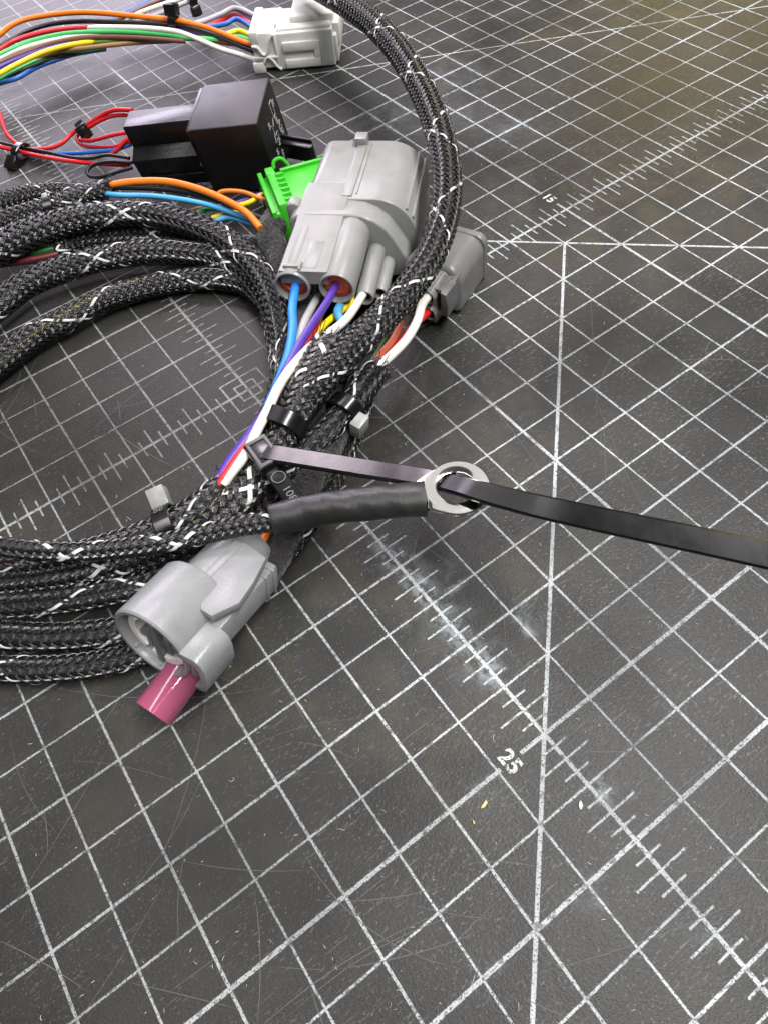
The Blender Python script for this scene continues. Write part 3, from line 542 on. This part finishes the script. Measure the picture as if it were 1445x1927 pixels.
def socket_tube(fr, parent, cx, cz, r, y0, y1, seal=None, wall=.075, mat=M_GREY, n=36):
    t_ = MB(fr); t_.lathe([(r - wall, y0 + .5), (r - wall, y0 + .04), (r - wall * .6, y0), (r - wall * .25, y0), (r, y0 + .035), (r * 1.02, y1)], cx, cz, n); tt = t_.put('socket', mat, parent, smooth=50)
    if seal:
        t_ = MB(fr); t_.lathe([(.02, y0 + .13), (r * .36, y0 + .14), (r * .42, y0 + .10), (r * .62, y0 + .12), (r - wall, y0 + .16)], cx, cz, n); t_.put('seal', seal, tt)
    else:
        t_ = MB(fr); t_.lathe([(.01, y0 + .30), (r - wall, y0 + .30)], cx, cz, n); t_.put('shade_disc', M_DARK, tt)  # dark disc painted as the shade down the tube
socket_tube(FA, A, .25, -.40, .415, -.10, 2.0, M_SEAL); socket_tube(FA, A, 1.29, -.40, .415, -.10, 2.0, M_SEAL)
socket_tube(FA, A, 1.82, -.90, .22, .22, 2.0); socket_tube(FA, A, 2.06, -1.22, .19, .75, 2.0)
socket_tube(FA, A, .74, -1.02, .22, .3, 2.0); socket_tube(FA, A, 1.30, -1.12, .22, .3, 2.0)
t_ = MB(FA); t_.box(.1, 1.55, .9, 2.0, -1.5, -.62, .08); t_.put('rear_body', M_GREY, A)

# ---------------------------------------------------------------- grey connector at the right
B_ = thing('grey_connector', 'smaller grey connector with hooded front at the right of the arch', 'connector', FB.w((-.2, 1, -.5)))
h = MB(FB); h.prism(rrect(-1.02, .52, -.48, .80, (.16, .16, .42, .42), 9), .76, 2.18, bev=.16, seg=5, scale1=.97); h.put('hood', M_GREYB, B_)
h = MB(FB); h.prism(rrect(-1.0, .50, -.46, .78, (.1, .1, .26, .26), 6), 2.10, 2.30, bev=.04, seg=2); h.put('front_rim', M_GREYB, B_)
h = MB(FB); h.box(-.62, .22, .12, 1.0, -.34, .66, .05); h.put('rear_body', M_GREYB, B_)
socket_tube(FB, B_, .07, .50, .185, .0, .9, None, .045, M_GREYB); socket_tube(FB, B_, .08, .02, .185, .0, .9, None, .045, M_GREYB)
socket_tube(FB, B_, -.42, .50, .185, .0, .9, None, .045, M_GREYB); socket_tube(FB, B_, -.36, .02, .185, .0, .9, None, .045, M_GREYB)
h = MB(FB); h.box(.22, .46, .50, .98, -.05, .62, .03); h.put('latch_arm', M_GREYL, B_)
h = MB(FB); h.prism([(.36, -.02), (.36, .66), (.50, .62), (.56, .30), (.54, .02)], .10, .62, bev=.03); h.put('latch_plate', M_GREYL, B_)
h = MB(FB); h.box(.16, .36, .16, .7, .56, .68, .03); h.put('latch_bridge', M_GREYL, B_)

# ---------------------------------------------------------------- round grey connector at the lower left
FC = Fr((-4.489, 4.782, 1.3), 25.6, -14.2)
Cn = thing('round_grey_connector', 'round mouthed pale grey connector lying on the lower sleeves', 'connector', FC.w((0, 1.3, -.9)))
R0 = .79
h = MB(FC); h.lathe([(.60, .75), (.665, .10), (.675, .03), (.70, .0), (.76, .0), (R0, .035), (R0, 1.23), (R0 - .03, 1.28), (.3, 1.29)], n=72); sh_ = h.put('shroud', M_GREYC, Cn, smooth=35)
for a_ in (222, 268):
    a = math.radians(a_); q = MB(FC.sub((.655 * math.cos(a), 0, .655 * math.sin(a)), [[math.cos(a), 0, math.sin(a)], [0, 1, 0], [-math.sin(a), 0, math.cos(a)]])); q.box(-.012, .03, .03, .6, -.03, .03, .008); q.put('inner_rib', M_GREYC, sh_)
def arc_band(fr, parent, name, mat, r0, r1, y0, y1, a0, a1):
    q = MB(fr); P = [(r1 * math.cos(math.radians(a)), r1 * math.sin(math.radians(a))) for a in np.linspace(a0, a1, 18)] + [(r0 * math.cos(math.radians(a)), r0 * math.sin(math.radians(a))) for a in np.linspace(a1, a0, 18)]
    q.prism(P, y0, y1, bev=.012, seg=1); q.put(name, mat, parent)
for a0, a1 in ((140, 232), (245, 330), (20, 110)): arc_band(FC, Cn, 'white_insert', M_INSERT, .46, .61, .14, .5, a0, a1)
h = MB(FC); h.lathe([(.01, .56), (.665, .56)], n=40); h.put('shade_disc', M_DARK, Cn)  # dark disc in place of the shade deep in the mouth
h = MB(FC); h.box(-.06, .06, .10, .6, -.60, .40, .015); h.box(-.44, .44, .18, .6, -.20, -.07, .015); h.put('contact_block', M_GREYL, Cn)
for x_ in (-.22, .2): h = MB(FC); h.box(x_ - .06, x_ + .06, .16, .6, -.34, .12, .015); h.put('terminal', M_GREYL, Cn)
h = MB(FC); h.lathe([(.50, 1.2), (.60, 1.27), (.60, 2.3), (.56, 2.62), (.47, 2.68), (.3, 2.70)], n=48, cx=.08, cz=.0); h.put('rear_neck', M_GREYC, Cn)
h = MB(FC); h.prism([(.52, .80), (.60, .70), (.84, .68), (1.06, 1.12), (1.0, 1.60), (.86, 2.16), (.36, 2.26), (.14, 2.22), (.16, 1.26), (.5, 1.2)], .44, .60, axis='Z', bev=.02); h.put('top_wing', M_GREYC, Cn)
h = MB(FC); h.box(.15, .32, 1.26, 2.2, .52, .615, .015); h.put('wing_strip', M_GREYC, Cn)
h = MB(FC); h.box(.62, .98, .55, 2.30, -.25, .34, .06); h.put('side_rail', M_GREYC, Cn)
for y_ in (1.92, 2.12): h = MB(FC); h.box(.60, 1.01, y_, y_ + .05, -.27, .36, .015); h.put('rail_rib', M_GREYC, Cn)
lt = MB(FC)                                     # hook-shaped latch housing
lt.prism([(.66, .26), (.74, .40), (1.02, .42), (1.16, .34), (1.22, .15), (1.22, -.22), (1.12, -.46), (.96, -.52), (.90, -.42), (1.04, -.30), (1.08, -.10), (1.06, .10), (.98, .20), (.80, .22)], -.06, .66, bev=.025); lt.put('latch_housing', M_GREYC, Cn)
h = MB(FC); h.box(.70, 1.04, .22, .5, -.44, .20, .01); h.put('latch_shade', M_DARK, Cn)  # solid dark block painting the shade inside the hook
h = MB(FC); h.box(.74, .84, .06, .6, -.38, .18, .02); h.box(.84, .93, .15, .6, -.30, -.12, .02); h.put('latch_tongue', M_GREYC, Cn)
# orange wire behind it
wire('orange wire end showing behind the round grey connector', 'orange', [(440, 1075, .9), (480, 1035, 1.0), (494, 1018, 1.0), (505, 1000, .98), (530, 960, .9)], 16)

# pink translucent sheath
def pink():
    t = NT('pink_vinyl'); t.set(Base_Color=(.84, .20, .38), Roughness=.07, Transmission_Weight=.62, IOR=1.46); return t.m
M_PINK = pink()
p0 = at(288, 1344, .34); p1 = at(345, 1268, .37); Fp = axis_frame(p0, p1)
Pk = thing('pink_sheath', 'short translucent pink tube on the mat under the round connector', 'tube', Fp.w((0, .8, -.34)))
h = MB(Fp); h.lathe([(.355, .0), (.36, .015), (.36, 1.7), (.31, 1.7), (.31, .012), (.355, .0)], n=48); h.put('sleeve', M_PINK, Pk, smooth=50)
h = MB(Fp); h.lathe([(.01, .28), (.19, .28), (.20, .30), (.20, 1.7)], n=32); h.put('inner_barrel', plastic('pink_core', (.80, .10, .16), .3), Pk)

# ---------------------------------------------------------------- relay and its socket
RX, RY, RZ = 1.983, 1.902, 2.044
Rl = thing('relay', 'black cube shaped relay with pale print on its side', 'relay', FR.w((1, .95, 0)))
h = MB(FR); h.box(0, RX, 0, RY, 0, RZ, .045, 3); h.put('case', M_RELAY, Rl)
h = MB(FR); h.box(-.13, .02, .04, RY - .04, .04, RZ - .04, .03); h.put('base_plate', M_SOCKET, Rl)
h = MB(FR); h.prism([(RX - .05, 1.10), (RX + .9, .75), (RX + 1.0, .80), (RX + 1.0, .92), (RX - .05, 1.30)], .12, .62, axis='Z', bev=.02); h.put('mounting_tab', M_SOCKET, Rl)
h = MB(FR); h.prism([(RX - .05, 1.32), (RX + .95, .98), (RX + .95, 1.05), (RX - .05, 1.40)], .02, .70, axis='Z', bev=.015); h.put('tab_web', M_RELAY, Rl)
def face_text(body, y, z, size, parent, fr=FR, x=RX):      # reads along -Z of the side, tops toward +Y
    V, F = text_mesh(body, size, .004)
    L = np.stack([np.full(len(V), x + .006) + V[:, 2], y + V[:, 1], z - V[:, 0]], 1); put('printed_mark', fr.w(L), F, M_PRINT, parent, smooth=None)
face_text('12V 40', 1.02, .62, .30, Rl); face_text('A35AG', 1.46, .58, .34, Rl); face_text('86', 1.52, 1.55, .2, Rl); face_text('85', .72, 1.42, .2, Rl); face_text('30', .66, .66, .2, Rl); face_text('87', 1.35, 1.12, .22, Rl)
for (ya, za, yb, zb) in ((.78, .86, .90, 1.12), (.90, 1.12, .86, 1.32), (.98, 1.22, 1.12, 1.38), (1.22, 1.30, 1.22, 1.72), (1.42, 1.30, 1.42, 1.72), (1.22, 1.72, 1.42, 1.72), (1.22, 1.3, 1.42, 1.3)):
    P = np.array([[RX + .006, ya, za], [RX + .006, (ya + yb) / 2, (za + zb) / 2], [RX + .006, yb, zb]]); put('printed_mark', *tube_mesh(FR.w(P), .012, 5), M_PRINT, Rl)
Sk = thing('relay_socket', 'black relay socket plugged with red, blue and black wires', 'socket', FR.w((-1.3, 1, .25)))
h = MB(FR); h.prism([(.50, .30), (.46, .95), (.66, 1.02), (.88, 1.10), (.90, 1.66), (.95, 1.71), (1.62, 1.71), (1.68, 1.66), (1.68, .30)], -2.46, -.10, axis='X', bev=.03); h.put('housing', M_SOCKET, Sk)
h = MB(FR); h.box(-2.20, -.2, .42, .60, .05, .40, .03); h.put('lower_rail', M_SOCKET, Sk)
for y_, z_ in ((1.3, 1.35), (1.2, .95), (.95, .75), (1.35, .6)): h = MB(FR); h.box(-2.49, -2.3, y_ - .14, y_ + .14, z_ - .14, z_ + .14, .02); h.put('wire_port', M_DARK, Sk)
h = MB(FR); h.lathe([(.02, -.01), (.10, 0), (.12, .02)], n=16); h.put('clip_ring', M_TIECUT, Sk, fr=FR.sub((-.28, .44, .62), [[1, 0, 0], [0, 1, 0], [0, 0, 1]]))

# ---------------------------------------------------------------- green connector
FG = Fr(at(487, 326, 1.22), -18)
Gn = thing('green_connector', 'bright green connector partly under the large grey connector', 'connector', FG.w((1, .7, -1.2)))
GX = 1.95
h = MB(FG); h.box(.0, GX, -.05, .07, -.95, .02, .02); h.put('flange', M_GREEN, Gn)
h = MB(FG); h.box(.10, GX - .06, .05, .20, -.90, -.10, .02); h.put('groove_wall', M_GREEN, Gn)
h = MB(FG); h.prism([(.14, .04), (.20, .12), (GX - .1, .12), (GX - .06, .04), (GX - .06, -.9), (.14, -.9)], .18, .42, bev=.02); h.put('collar', M_GREEN, Gn)
h = MB(FG); h.prism(rrect(.05, .45, -.05, .16, .09), .16, .40, bev=.03); h.put('corner_lug', M_GREEN, Gn)
for i in range(6):
    h = MB(FG); x = .46 + i * .235; h.prism([(x, .05), (x + .13, .05), (x + .10, .17), (x + .03, .17)], .38, .60, bev=.015); h.put('tooth', M_GREEN, Gn)
h = MB(FG); h.box(.22, GX - .08, .38, 1.75, -.85, .05, .03); h.put('body', M_GREEN, Gn)
h = MB(FG); h.box(.22, .34, .55, 1.75, .0, .13, .025); h.put('edge_rail', M_GREEN, Gn)
lp = [(.16, .42, .12), (.10, .45, .24), (.07, .56, .30), (.07, .70, .27), (.12, .80, .14), (.16, .84, .02)]
put('loop_handle', *tube_mesh(resample(catmull(FG.w(lp), .03), .04)[0], .05, 8), M_GREEN, Gn)
for i in range(3): h = MB(FG); h.box(.25 + i * .55, .65 + i * .55, -.10, -.04, -.85, -.25, .02); h.put('wire_port', M_DARK, Gn)

# ---------------------------------------------------------------- white connector
Wc = thing('white_connector', 'white multi-pin connector housing at the top edge', 'connector', FW.w((1.6, .8, 0)))
h = MB(FW); h.box(.95, 2.90, 0, 1.9, .03, 1.17, .05, 3); h.put('body', M_WHITEP, Wc)
h = MB(FW); h.box(.10, 1.02, .05, 1.95, .10, 1.20, .05, 2); h.put('rear_housing', M_WHITEP, Wc)
h = MB(FW); h.box(.06, .36, .02, 1.95, .90, 1.26, .05, 2); h.put('rear_lip', M_WHITEP, Wc)
h = MB(FW); h.box(.0, .42, -.04, .30, -.01, .32, .04); h.put('foot', M_WHITEP, Wc)
h = MB(FW); h.box(1.0, 2.85, .12, .48, 1.10, 1.26, .05, 3); h.put('step', M_WHITEP, Wc)
h = MB(FW); h.box(1.45, 2.95, .55, 1.95, 1.10, 1.42, .06, 3); h.put('raised_block', M_WHITEP, Wc)
h = MB(FW); h.box(2.85, 3.12, .30, 1.9, .55, 1.22, .06, 2); h.put('front_shoulder', M_WHITEP, Wc)
h = MB(FW); h.box(2.85, 3.02, .06, 1.7, .12, .95, .05, 2); h.put('front_frame', M_WHITEP, Wc)
br = MB(FW); br.box(1.15, 2.36, -.09, .03, .62, .90, .02); br.box(1.18, 2.40, -.09, .03, .10, .36, .02); br.box(2.22, 2.42, -.085, .03, .12, .88, .02); br.put('bracket', M_WHITEP, Wc)
for L in ([(.10, .84), (.28, .80), (.40, .60), (.52, .56), (.64, .70), (.76, 1.0), (.88, 1.16)], [(.42, .32), (.50, .44), (.60, .48), (.72, .38), (.84, .18), (.98, .06)]):
    P = resample(catmull(FW.w([(a, -.0, b) for a, b in L]), .04), .05)[0]; put('wavy_clip', *tube_mesh(P, .055, 8), M_WHITEP, Wc)
h = MB(FW); h.box(.10, .98, -.03, .10, .42, .50, .02); h.put('bar', M_WHITEP, Wc)
h = MB(FW); h.box(.88, .98, -.02, .10, .1, 1.16, .02); h.put('post', M_WHITEP, Wc)
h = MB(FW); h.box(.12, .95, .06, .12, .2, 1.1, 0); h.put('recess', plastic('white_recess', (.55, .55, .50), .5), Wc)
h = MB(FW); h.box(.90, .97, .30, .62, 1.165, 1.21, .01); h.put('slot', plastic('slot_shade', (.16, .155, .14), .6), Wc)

# ---------------------------------------------------------------- ring terminal and heat shrink
def shrink():
    t = NT('heat_shrink'); n = t.noise(70, 4, .6); n2 = t.noise(1600, 3)
    t.set(Base_Color=t.ramp(n, .3, .7, (.011, .011, .011), (.024, .024, .023)), Roughness=t.math('MULTIPLY_ADD', n2, .20, .30), Specular_IOR_Level=.6); t.bump(t.math('ADD', t.math('MULTIPLY', n, 3.), t.math('MULTIPLY', n2, .12)), .35, .0006); return t.m
M_SHRINK = shrink()
HP = np.array([[*at(u, v, z), w_ / 2 / pscale(at(u, v, z))] for u, v, z, w_ in ((511, 980, 1.62, 58), (519, 978, 1.62, 62), (560, 968, 1.66, 63), (620, 956, 1.72, 64), (680, 949, 1.78, 65), (740, 943, 1.82, 68), (790, 939, 1.84, 71), (801, 938, 1.84, 72))])
HQ, hs = resample(catmull(HP, .06), .05)
wob = 1 + .02 * np.sin(hs[:, None] * 5 + np.linspace(0, 6.28, 36, endpoint=False)[None] * 2) + .012 * np.sin(hs[:, None] * 13 + np.linspace(0, 6.28, 36, endpoint=False)[None] * 3)
Hs = thing('heat_shrink_tube', 'black heat shrink tube crimped on the ring terminal', 'tube', [*HQ[len(HQ) // 2, :2], HQ[:, 2].min() - .3])
fl_ = np.interp(hs, [0, hs[-1] * .5, hs[-1]], [1.0, .96, .84])[:, None]
def squash_tube(P, r, n, fl, wob):
    T, N, B = frames(P); th = np.linspace(0, 2 * np.pi, n, endpoint=False); rr = r[:, None] * wob
    V = P[:, None, :3] + (rr * np.cos(th))[..., None] * N[:, None] + (rr * fl * np.sin(th))[..., None] * B[:, None]; k = len(P)
    F = [[i * n + j, i * n + (j + 1) % n, (i + 1) * n + (j + 1) % n, (i + 1) * n + j] for i in range(k - 1) for j in range(n)]
    return V.reshape(-1, 3), F
V1, F1 = squash_tube(HQ, HQ[:, 3], 36, fl_, wob); V2, F2 = squash_tube(HQ, HQ[:, 3] * .86, 36, fl_, wob); n1 = len(V1)
k = len(HQ); ends = [[j, n1 + j, n1 + (j + 1) % 36, (j + 1) % 36] for j in range(36)] + [[(k - 1) * 36 + j, (k - 1) * 36 + (j + 1) % 36, n1 + (k - 1) * 36 + (j + 1) % 36, n1 + (k - 1) * 36 + j] for j in range(36)]
put('sleeve', np.vstack([V1, V2]), F1 + [[a + n1 for a in f[::-1]] for f in F2] + ends, M_SHRINK, Hs, 60)
def metal():
    t = NT('tinned_metal'); n = t.noise(300, 3); t.set(Base_Color=(.55, .55, .50), Metallic=1.0, Roughness=t.math('MULTIPLY_ADD', n, .06, .07)); return t.m
M_METAL = metal()
Rg = at(861, 919, 1.86); FRg = axis_frame([*HP[-3, :2], 1.86], Rg); FRg.o = np.array(Rg)
ring = MB(FRg); n = 72; ro, ri, hz = .565, .325, .045
hc = np.array([.0, -.03])
prof = []
V = []; F = []
for (rr, z_, c) in ((ri, hz - .012, 1), (ri + .015, hz, 1), (ro - .02, hz, 0), (ro, hz - .02, 0), (ro, -hz + .02, 0), (ro - .02, -hz, 0), (ri + .015, -hz, 1), (ri, -hz + .012, 1)):
    for i in range(n):
        a = 2 * math.pi * i / n; V.append((rr * math.cos(a) + hc[0] * c, rr * math.sin(a) + hc[1] * c, z_))
for a in range(8):
    b = (a + 1) % 8
    for i in range(n): j = (i + 1) % n; F.append([a * n + i, a * n + j, b * n + j, b * n + i])
ring.add(V, F)
Rt = thing('ring_terminal', 'shiny metal ring terminal threaded on the long black tie', 'terminal', FRg.w((0, 0, -.05)))
ring.put('ring', M_METAL, Rt, smooth=40)
nk = MB(FRg); nk.prism([(-.24, -.74), (.24, -.74), (.34, -.55), (.47, -.30), (.34, -.36), (-.34, -.36), (-.47, -.30), (-.34, -.55)], -.042, .043, axis='Z', bev=.012); nk.put('neck', M_METAL, Rt)

# ---------------------------------------------------------------- cable ties
def strap_mesh(P, Nrm, width, th, closed=False):
    """flat strap along P with surface normal Nrm"""
    P = np.asarray(P); T = np.gradient(P, axis=0) if not closed else (np.roll(P, -1, 0) - np.roll(P, 1, 0)); T /= np.linalg.norm(T, axis=1)[:, None]
    Nrm = Nrm - (Nrm * T).sum(1)[:, None] * T; Nrm /= np.linalg.norm(Nrm, axis=1)[:, None]; W = np.cross(T, Nrm); hw, ht = width / 2, th / 2; b = th * .3
    prof = [(-hw, -ht + b), (-hw, ht - b), (-hw + b, ht), (hw - b, ht), (hw, ht - b), (hw, -ht + b), (hw - b, -ht), (-hw + b, -ht)]
    V = np.stack([P + a * W + c * Nrm for a, c in prof], 1).reshape(-1, 3); k = len(P); n = len(prof); F = []
    for i in range(k if closed else k - 1):
        i2 = (i + 1) % k
        F += [[i * n + j, i * n + (j + 1) % n, i2 * n + (j + 1) % n, i2 * n + j] for j in range(n)]
    if not closed: F += [list(range(n))[::-1], [(k - 1) * n + j for j in range(n)]]
    return V, F
def tie(label, c, axis_to, rx, rz, width=.34, th=.075, head_ang=None, head=(.36, .30, .42), cut=None, cut_ang=None, rot=0, mark=None, sq=2.4):
    """band round a cable at c; axis toward axis_to; head at an angle (degrees from the side, up = 90)"""
    f = axis_frame(c, axis_to); n = 64; th_ = np.linspace(0, 2 * np.pi, n, endpoint=False); ca, sa = np.cos(th_), np.sin(th_)
    ex = np.sign(ca) * np.abs(ca) ** (2 / sq) * rx; ez = np.sign(sa) * np.abs(sa) ** (2 / sq) * rz
    cr, sr = math.cos(math.radians(rot)), math.sin(math.radians(rot)); X = cr * ex - sr * ez; Z = sr * ex + cr * ez
    P = f.w(np.stack([X, 0 * X, Z], 1)); Nr = P - f.o
    root = thing('cable_tie', label, 'cable tie', f.w((0, 0, -rz)), 'black cable ties on the harness')
    put('band', *strap_mesh(P, Nr, width, th, True), M_TIE, root, 35)
    def locf(ang):
        a = math.radians(ang); x = np.sign(math.cos(a)) * abs(math.cos(a)) ** (2 / sq) * rx; z = np.sign(math.sin(a)) * abs(math.sin(a)) ** (2 / sq) * rz
        x, z = cr * x - sr * z, sr * x + cr * z; a2 = math.atan2(z / rz ** 2, x / rx ** 2); nx, nz = math.cos(a2), math.sin(a2)
        return f.sub((x, 0, z), [[-nz, 0, nx], [0, 1, 0], [nx, 0, nz]])      # X along the band, Y along the cable, Z outward
    if head_ang is not None:
        g = locf(head_ang); hb = MB(g); a, b, c_ = head; hb.box(-a / 2, a / 2, -b * .62, b * .62, -.02, c_, .03); hd = hb.put('head', M_TIE, root)
        hb = MB(g); hb.box(-a * .28, a * .28, -b * .36, b * .36, c_ - .05, c_ + .02, .02); hb.put('latch_window', M_SOCKET, hd)
    if cut is not None:
        g = locf(cut_ang if cut_ang is not None else head_ang); hb = MB(g); hb.box(*cut, .02); hb.put('cut_tail', M_TIECUT, root)
    if mark:
        g = locf(mark[1]); V, F = text_mesh(mark[0], mark[2], .003); L = np.stack([V[:, 1] * -1, V[:, 0], V[:, 2] + .042], 1); put('raised_mark', g.w(L), F, plastic('mark_grey', (.10, .10, .10), .4), root, smooth=None)
    return root
# wide band over the purple and cream wires
tie('wide glossy black band around the purple and cream wires', at(531, 800, 1.32), at(505, 848, 1.22), .50, .44, .36, .07, None, sq=2.2, rot=-6)
tie('black tie on the frayed sleeve, pale cut tail below', at(650, 772, 1.0), at(620, 808, .98), .36, .34, .34, .07, None, cut=(-.24, .18, -.02, .34, -.02, .22), cut_ang=188, sq=2.2)
tie('black tie with raised digits beside a grey cut tail', at(318, 990, 1.16), at(270, 1012, 1.1), .37, .34, .34, .06, None, cut=(-.16, .16, -.20, .14, .0, .40), cut_ang=18, mark=('88', 70, .2), sq=2.3)
tie('small black tie on the short sleeve at the upper left', at(97, 389, 1.05), at(60, 399, 1.03), .36, .30, .26, .05, None, cut=(-.1, .1, -.08, .08, -.02, .1), cut_ang=95, sq=2.2)
tie('black tie gripping the multicoloured bundle, head on top', at(331, 51, .98), at(300, 50, .98), .22, .38, .30, .07, 82, (.34, .36, .34), sq=2.2)
tie('black tie around the red and black wires on the mat', at(40, 284, .26), at(60, 289, .26), .30, .20, .26, .07, -20, (.40, .34, .42), sq=2.3)
tie('small square black tie on the looped red wires', at(158, 243, .55), at(175, 228, .68), .22, .24, .28, .07, 20, (.36, .30, .36), sq=2.3)
tie('black tie cut off by the top edge of the picture', at(362, -2, .85), at(375, -6, .85), .22, .22, .26, .07, -70, (.34, .30, .30), sq=2.3)

# the long tie: head, threaded strap, loop and marked tail
LT = thing('long_cable_tie', 'long black cable tie strap running through the ring to the right edge', 'cable tie', at(500, 856, 1.4))
sp = [(488, 851, 1.62), (505, 853, 1.70), (545, 859, 1.72), (620, 871, 1.74), (700, 884, 1.74), (760, 893, 1.72), (815, 903, 1.74), (862, 914, 1.90), (905, 926, 2.08), (1000, 950, 2.32), (1100, 972, 2.55), (1300, 1014, 3.0), (1445, 1045, 3.3), (1560, 1070, 3.55)]
SPp = resample(catmull(np.array([at(*q) for q in sp]), .05), .06)[0]
tw = np.clip((np.linspace(0, 1, len(SPp)) - .38) / .25, 0, 1)[:, None]; sN = np.tile([0, 0, 1.], (len(SPp), 1)) + tw * np.array([-.2, -.55, 0])
V, F = strap_mesh(SPp, sN, .39, .115); put('strap', V, F, M_TIE, LT, 35)
fh = axis_frame(at(480, 873, 1.50), at(545, 905, 1.56))    # head lies across the bundle
hv = MB(); hc_ = at(497, 858, 1.52); a1 = at(545, 925, 1.45) - at(497, 858, 1.52); a1[2] = -.02; a1 /= np.linalg.norm(a1)
a2 = np.cross([0, 0, 1.], a1); a2 /= np.linalg.norm(a2); FH = Fr(hc_, M=[a1, a2, np.cross(a1, a2)])
hb = MB(FH); hb.box(-.30, .42, -.26, .24, -.14, .22, .04); hd = hb.put('head', M_TIE, LT)
hb = MB(FH)
for x0, x1, y0, y1 in ((-.28, -.20, -.22, .22), (.32, .40, -.22, .22), (-.20, .32, -.22, -.15), (-.20, .32, .15, .22)): hb.box(x0, x1, y0, y1, .20, .245, .012)
hb.put('head_rim', plastic('nylon_scuffed', (.10, .10, .10), .4), hd)
P = np.array([FH.w((x, -.02, z)) for x, z in ((.38, .0), (.55, .0), (.75, -.03), (1.0, -.08), (1.25, -.16), (1.45, -.3))]); P = resample(catmull(P, .05), .05)[0]
V, F = strap_mesh(P, np.tile(FH.M[2], (len(P), 1)), .36, .09); tl = put('marked_tail', V, F, M_TIE, LT, 35)
V, F = text_mesh('108', .22, .003); L = np.stack([1.02 + V[:, 0], -.02 + V[:, 1], V[:, 2] - .035 - (V[:, 0]) * .25], 1); put('raised_mark', FH.w(L), F, plastic('mark_pale', (.13, .13, .13), .4), tl, smooth=None)
cc = np.array([(.63 + .13 * math.cos(a), -.02 + .13 * math.sin(a), .045) for a in np.linspace(0, 2 * math.pi, 25)]); put('raised_mark', *tube_mesh(FH.w(cc), .012, 5, False), plastic('mark_faint', (.16, .16, .16), .35), tl)
P = np.array([FH.w((x, y, z)) for x, y, z in ((-.28, .0, .02), (-.42, .0, .06), (-.60, .0, .02), (-.74, 0, -.16), (-.78, 0, -.40), (-.70, 0, -.65))]); P = resample(catmull(P, .05), .04)[0]
nr = np.gradient(P, axis=0); nr = np.cross(nr, FH.M[1]); nr *= -1 if (nr[0] @ np.array([0, 0, 1.])) < 0 else 1
V, F = strap_mesh(P, nr, .36, .08); put('loop', V, F, M_TIE, LT, 35)

# ---------------------------------------------------------------- hairline cuts and dust on the mat
V = []; F = []; nn = 0
for q in range(150):
    u, v = rng.uniform(-60, 1500), rng.uniform(20, 1927) ** 1.0; c = at(u, v, .0); a = rng.choice([.35, -.6, 1.2, 2.2]) + rng.normal() * .35; L = rng.gamma(2.0, .35) + .12; k_ = rng.normal() * .12
    t_ = np.linspace(-1, 1, 7)[:, None]; d = np.array([math.cos(a), math.sin(a), 0]); e = np.array([-d[1], d[0], 0])
    P = c + d * t_ * L + e * (t_ ** 2) * k_ * L; wd = (rng.uniform(.003, .0065) * (1 - np.abs(t_) ** 3 * .9)); z_ = np.array([0, 0, .0025])
    v_ = np.vstack([P - e * wd + z_, P + e * wd + z_]); V.append(v_); F += [[nn + i, nn + i + 1, nn + 8 + i, nn + 7 + i] for i in range(6)]; nn += len(v_)
put('hairline_cuts', np.vstack(V), F, plastic('cut_rubber', (.088, .087, .082), .7), mat_o, smooth=None, kind='stuff')
# ---------------------------------------------------------------- dust on the mat
V = []; F = []; nn = 0
for q in range(420):
    u, v = rng.uniform(0, 1445), rng.uniform(40, 1927); c = at(u, v, .003); a = rng.uniform(0, 6.28); L = rng.uniform(.008, .035) * (2.2 if rng.random() < .12 else 1); wd = rng.uniform(.004, .010)
    d = np.array([math.cos(a), math.sin(a), 0]); e = np.array([-d[1], d[0], 0]); b = e * rng.normal() * L * .4
    P = np.array([c - d * L, c + b + [0, 0, .008], c + d * L]); v_, f_ = tube_mesh(P, wd * .6, 4); V.append(v_); F += [[x + nn for x in g] for g in f_]; nn += len(v_)
tag(put('dust', np.vstack(V), F, plastic('dust', (.48, .46, .42), .8), base=(0, 0, 0), smooth=None), 'pale dust specks and fibres scattered on the mat', None, kind='stuff')
def flake(label, u, v, s_, col, ang):
    c = at(u, v, .02); bm = bmesh.new(); n = 9
    pts = [(s_ * (1 + .5 * rng.normal() * .5) * math.cos(i / n * 6.283), .45 * s_ * (1 + .3 * rng.normal()) * math.sin(i / n * 6.283)) for i in range(n)]
    ca, sa = math.cos(ang), math.sin(ang); m_ = MB(); m_.prism([(c[0] + ca * a - sa * b, c[1] + sa * a + ca * b) for a, b in pts], .004, .03, axis='Z', bev=.008, seg=1)
    tag(m_.put('flake', plastic('flake_' + str(u), col, .6)), label, 'flake', 'tiny flakes on the mat')
flake('small yellow flake on the mat below the printed 25', 911, 1515, .08, (.62, .48, .20), .3)
flake('brownish flake speck just below the yellow flake', 891, 1548, .04, (.50, .34, .10), 1.2)
flake('pale curved shaving to the right of the yellow flake', 1092, 1516, .06, (.72, .72, .68), .8)

for o in bpy.data.objects:
    if 'base' in o: del o['base']
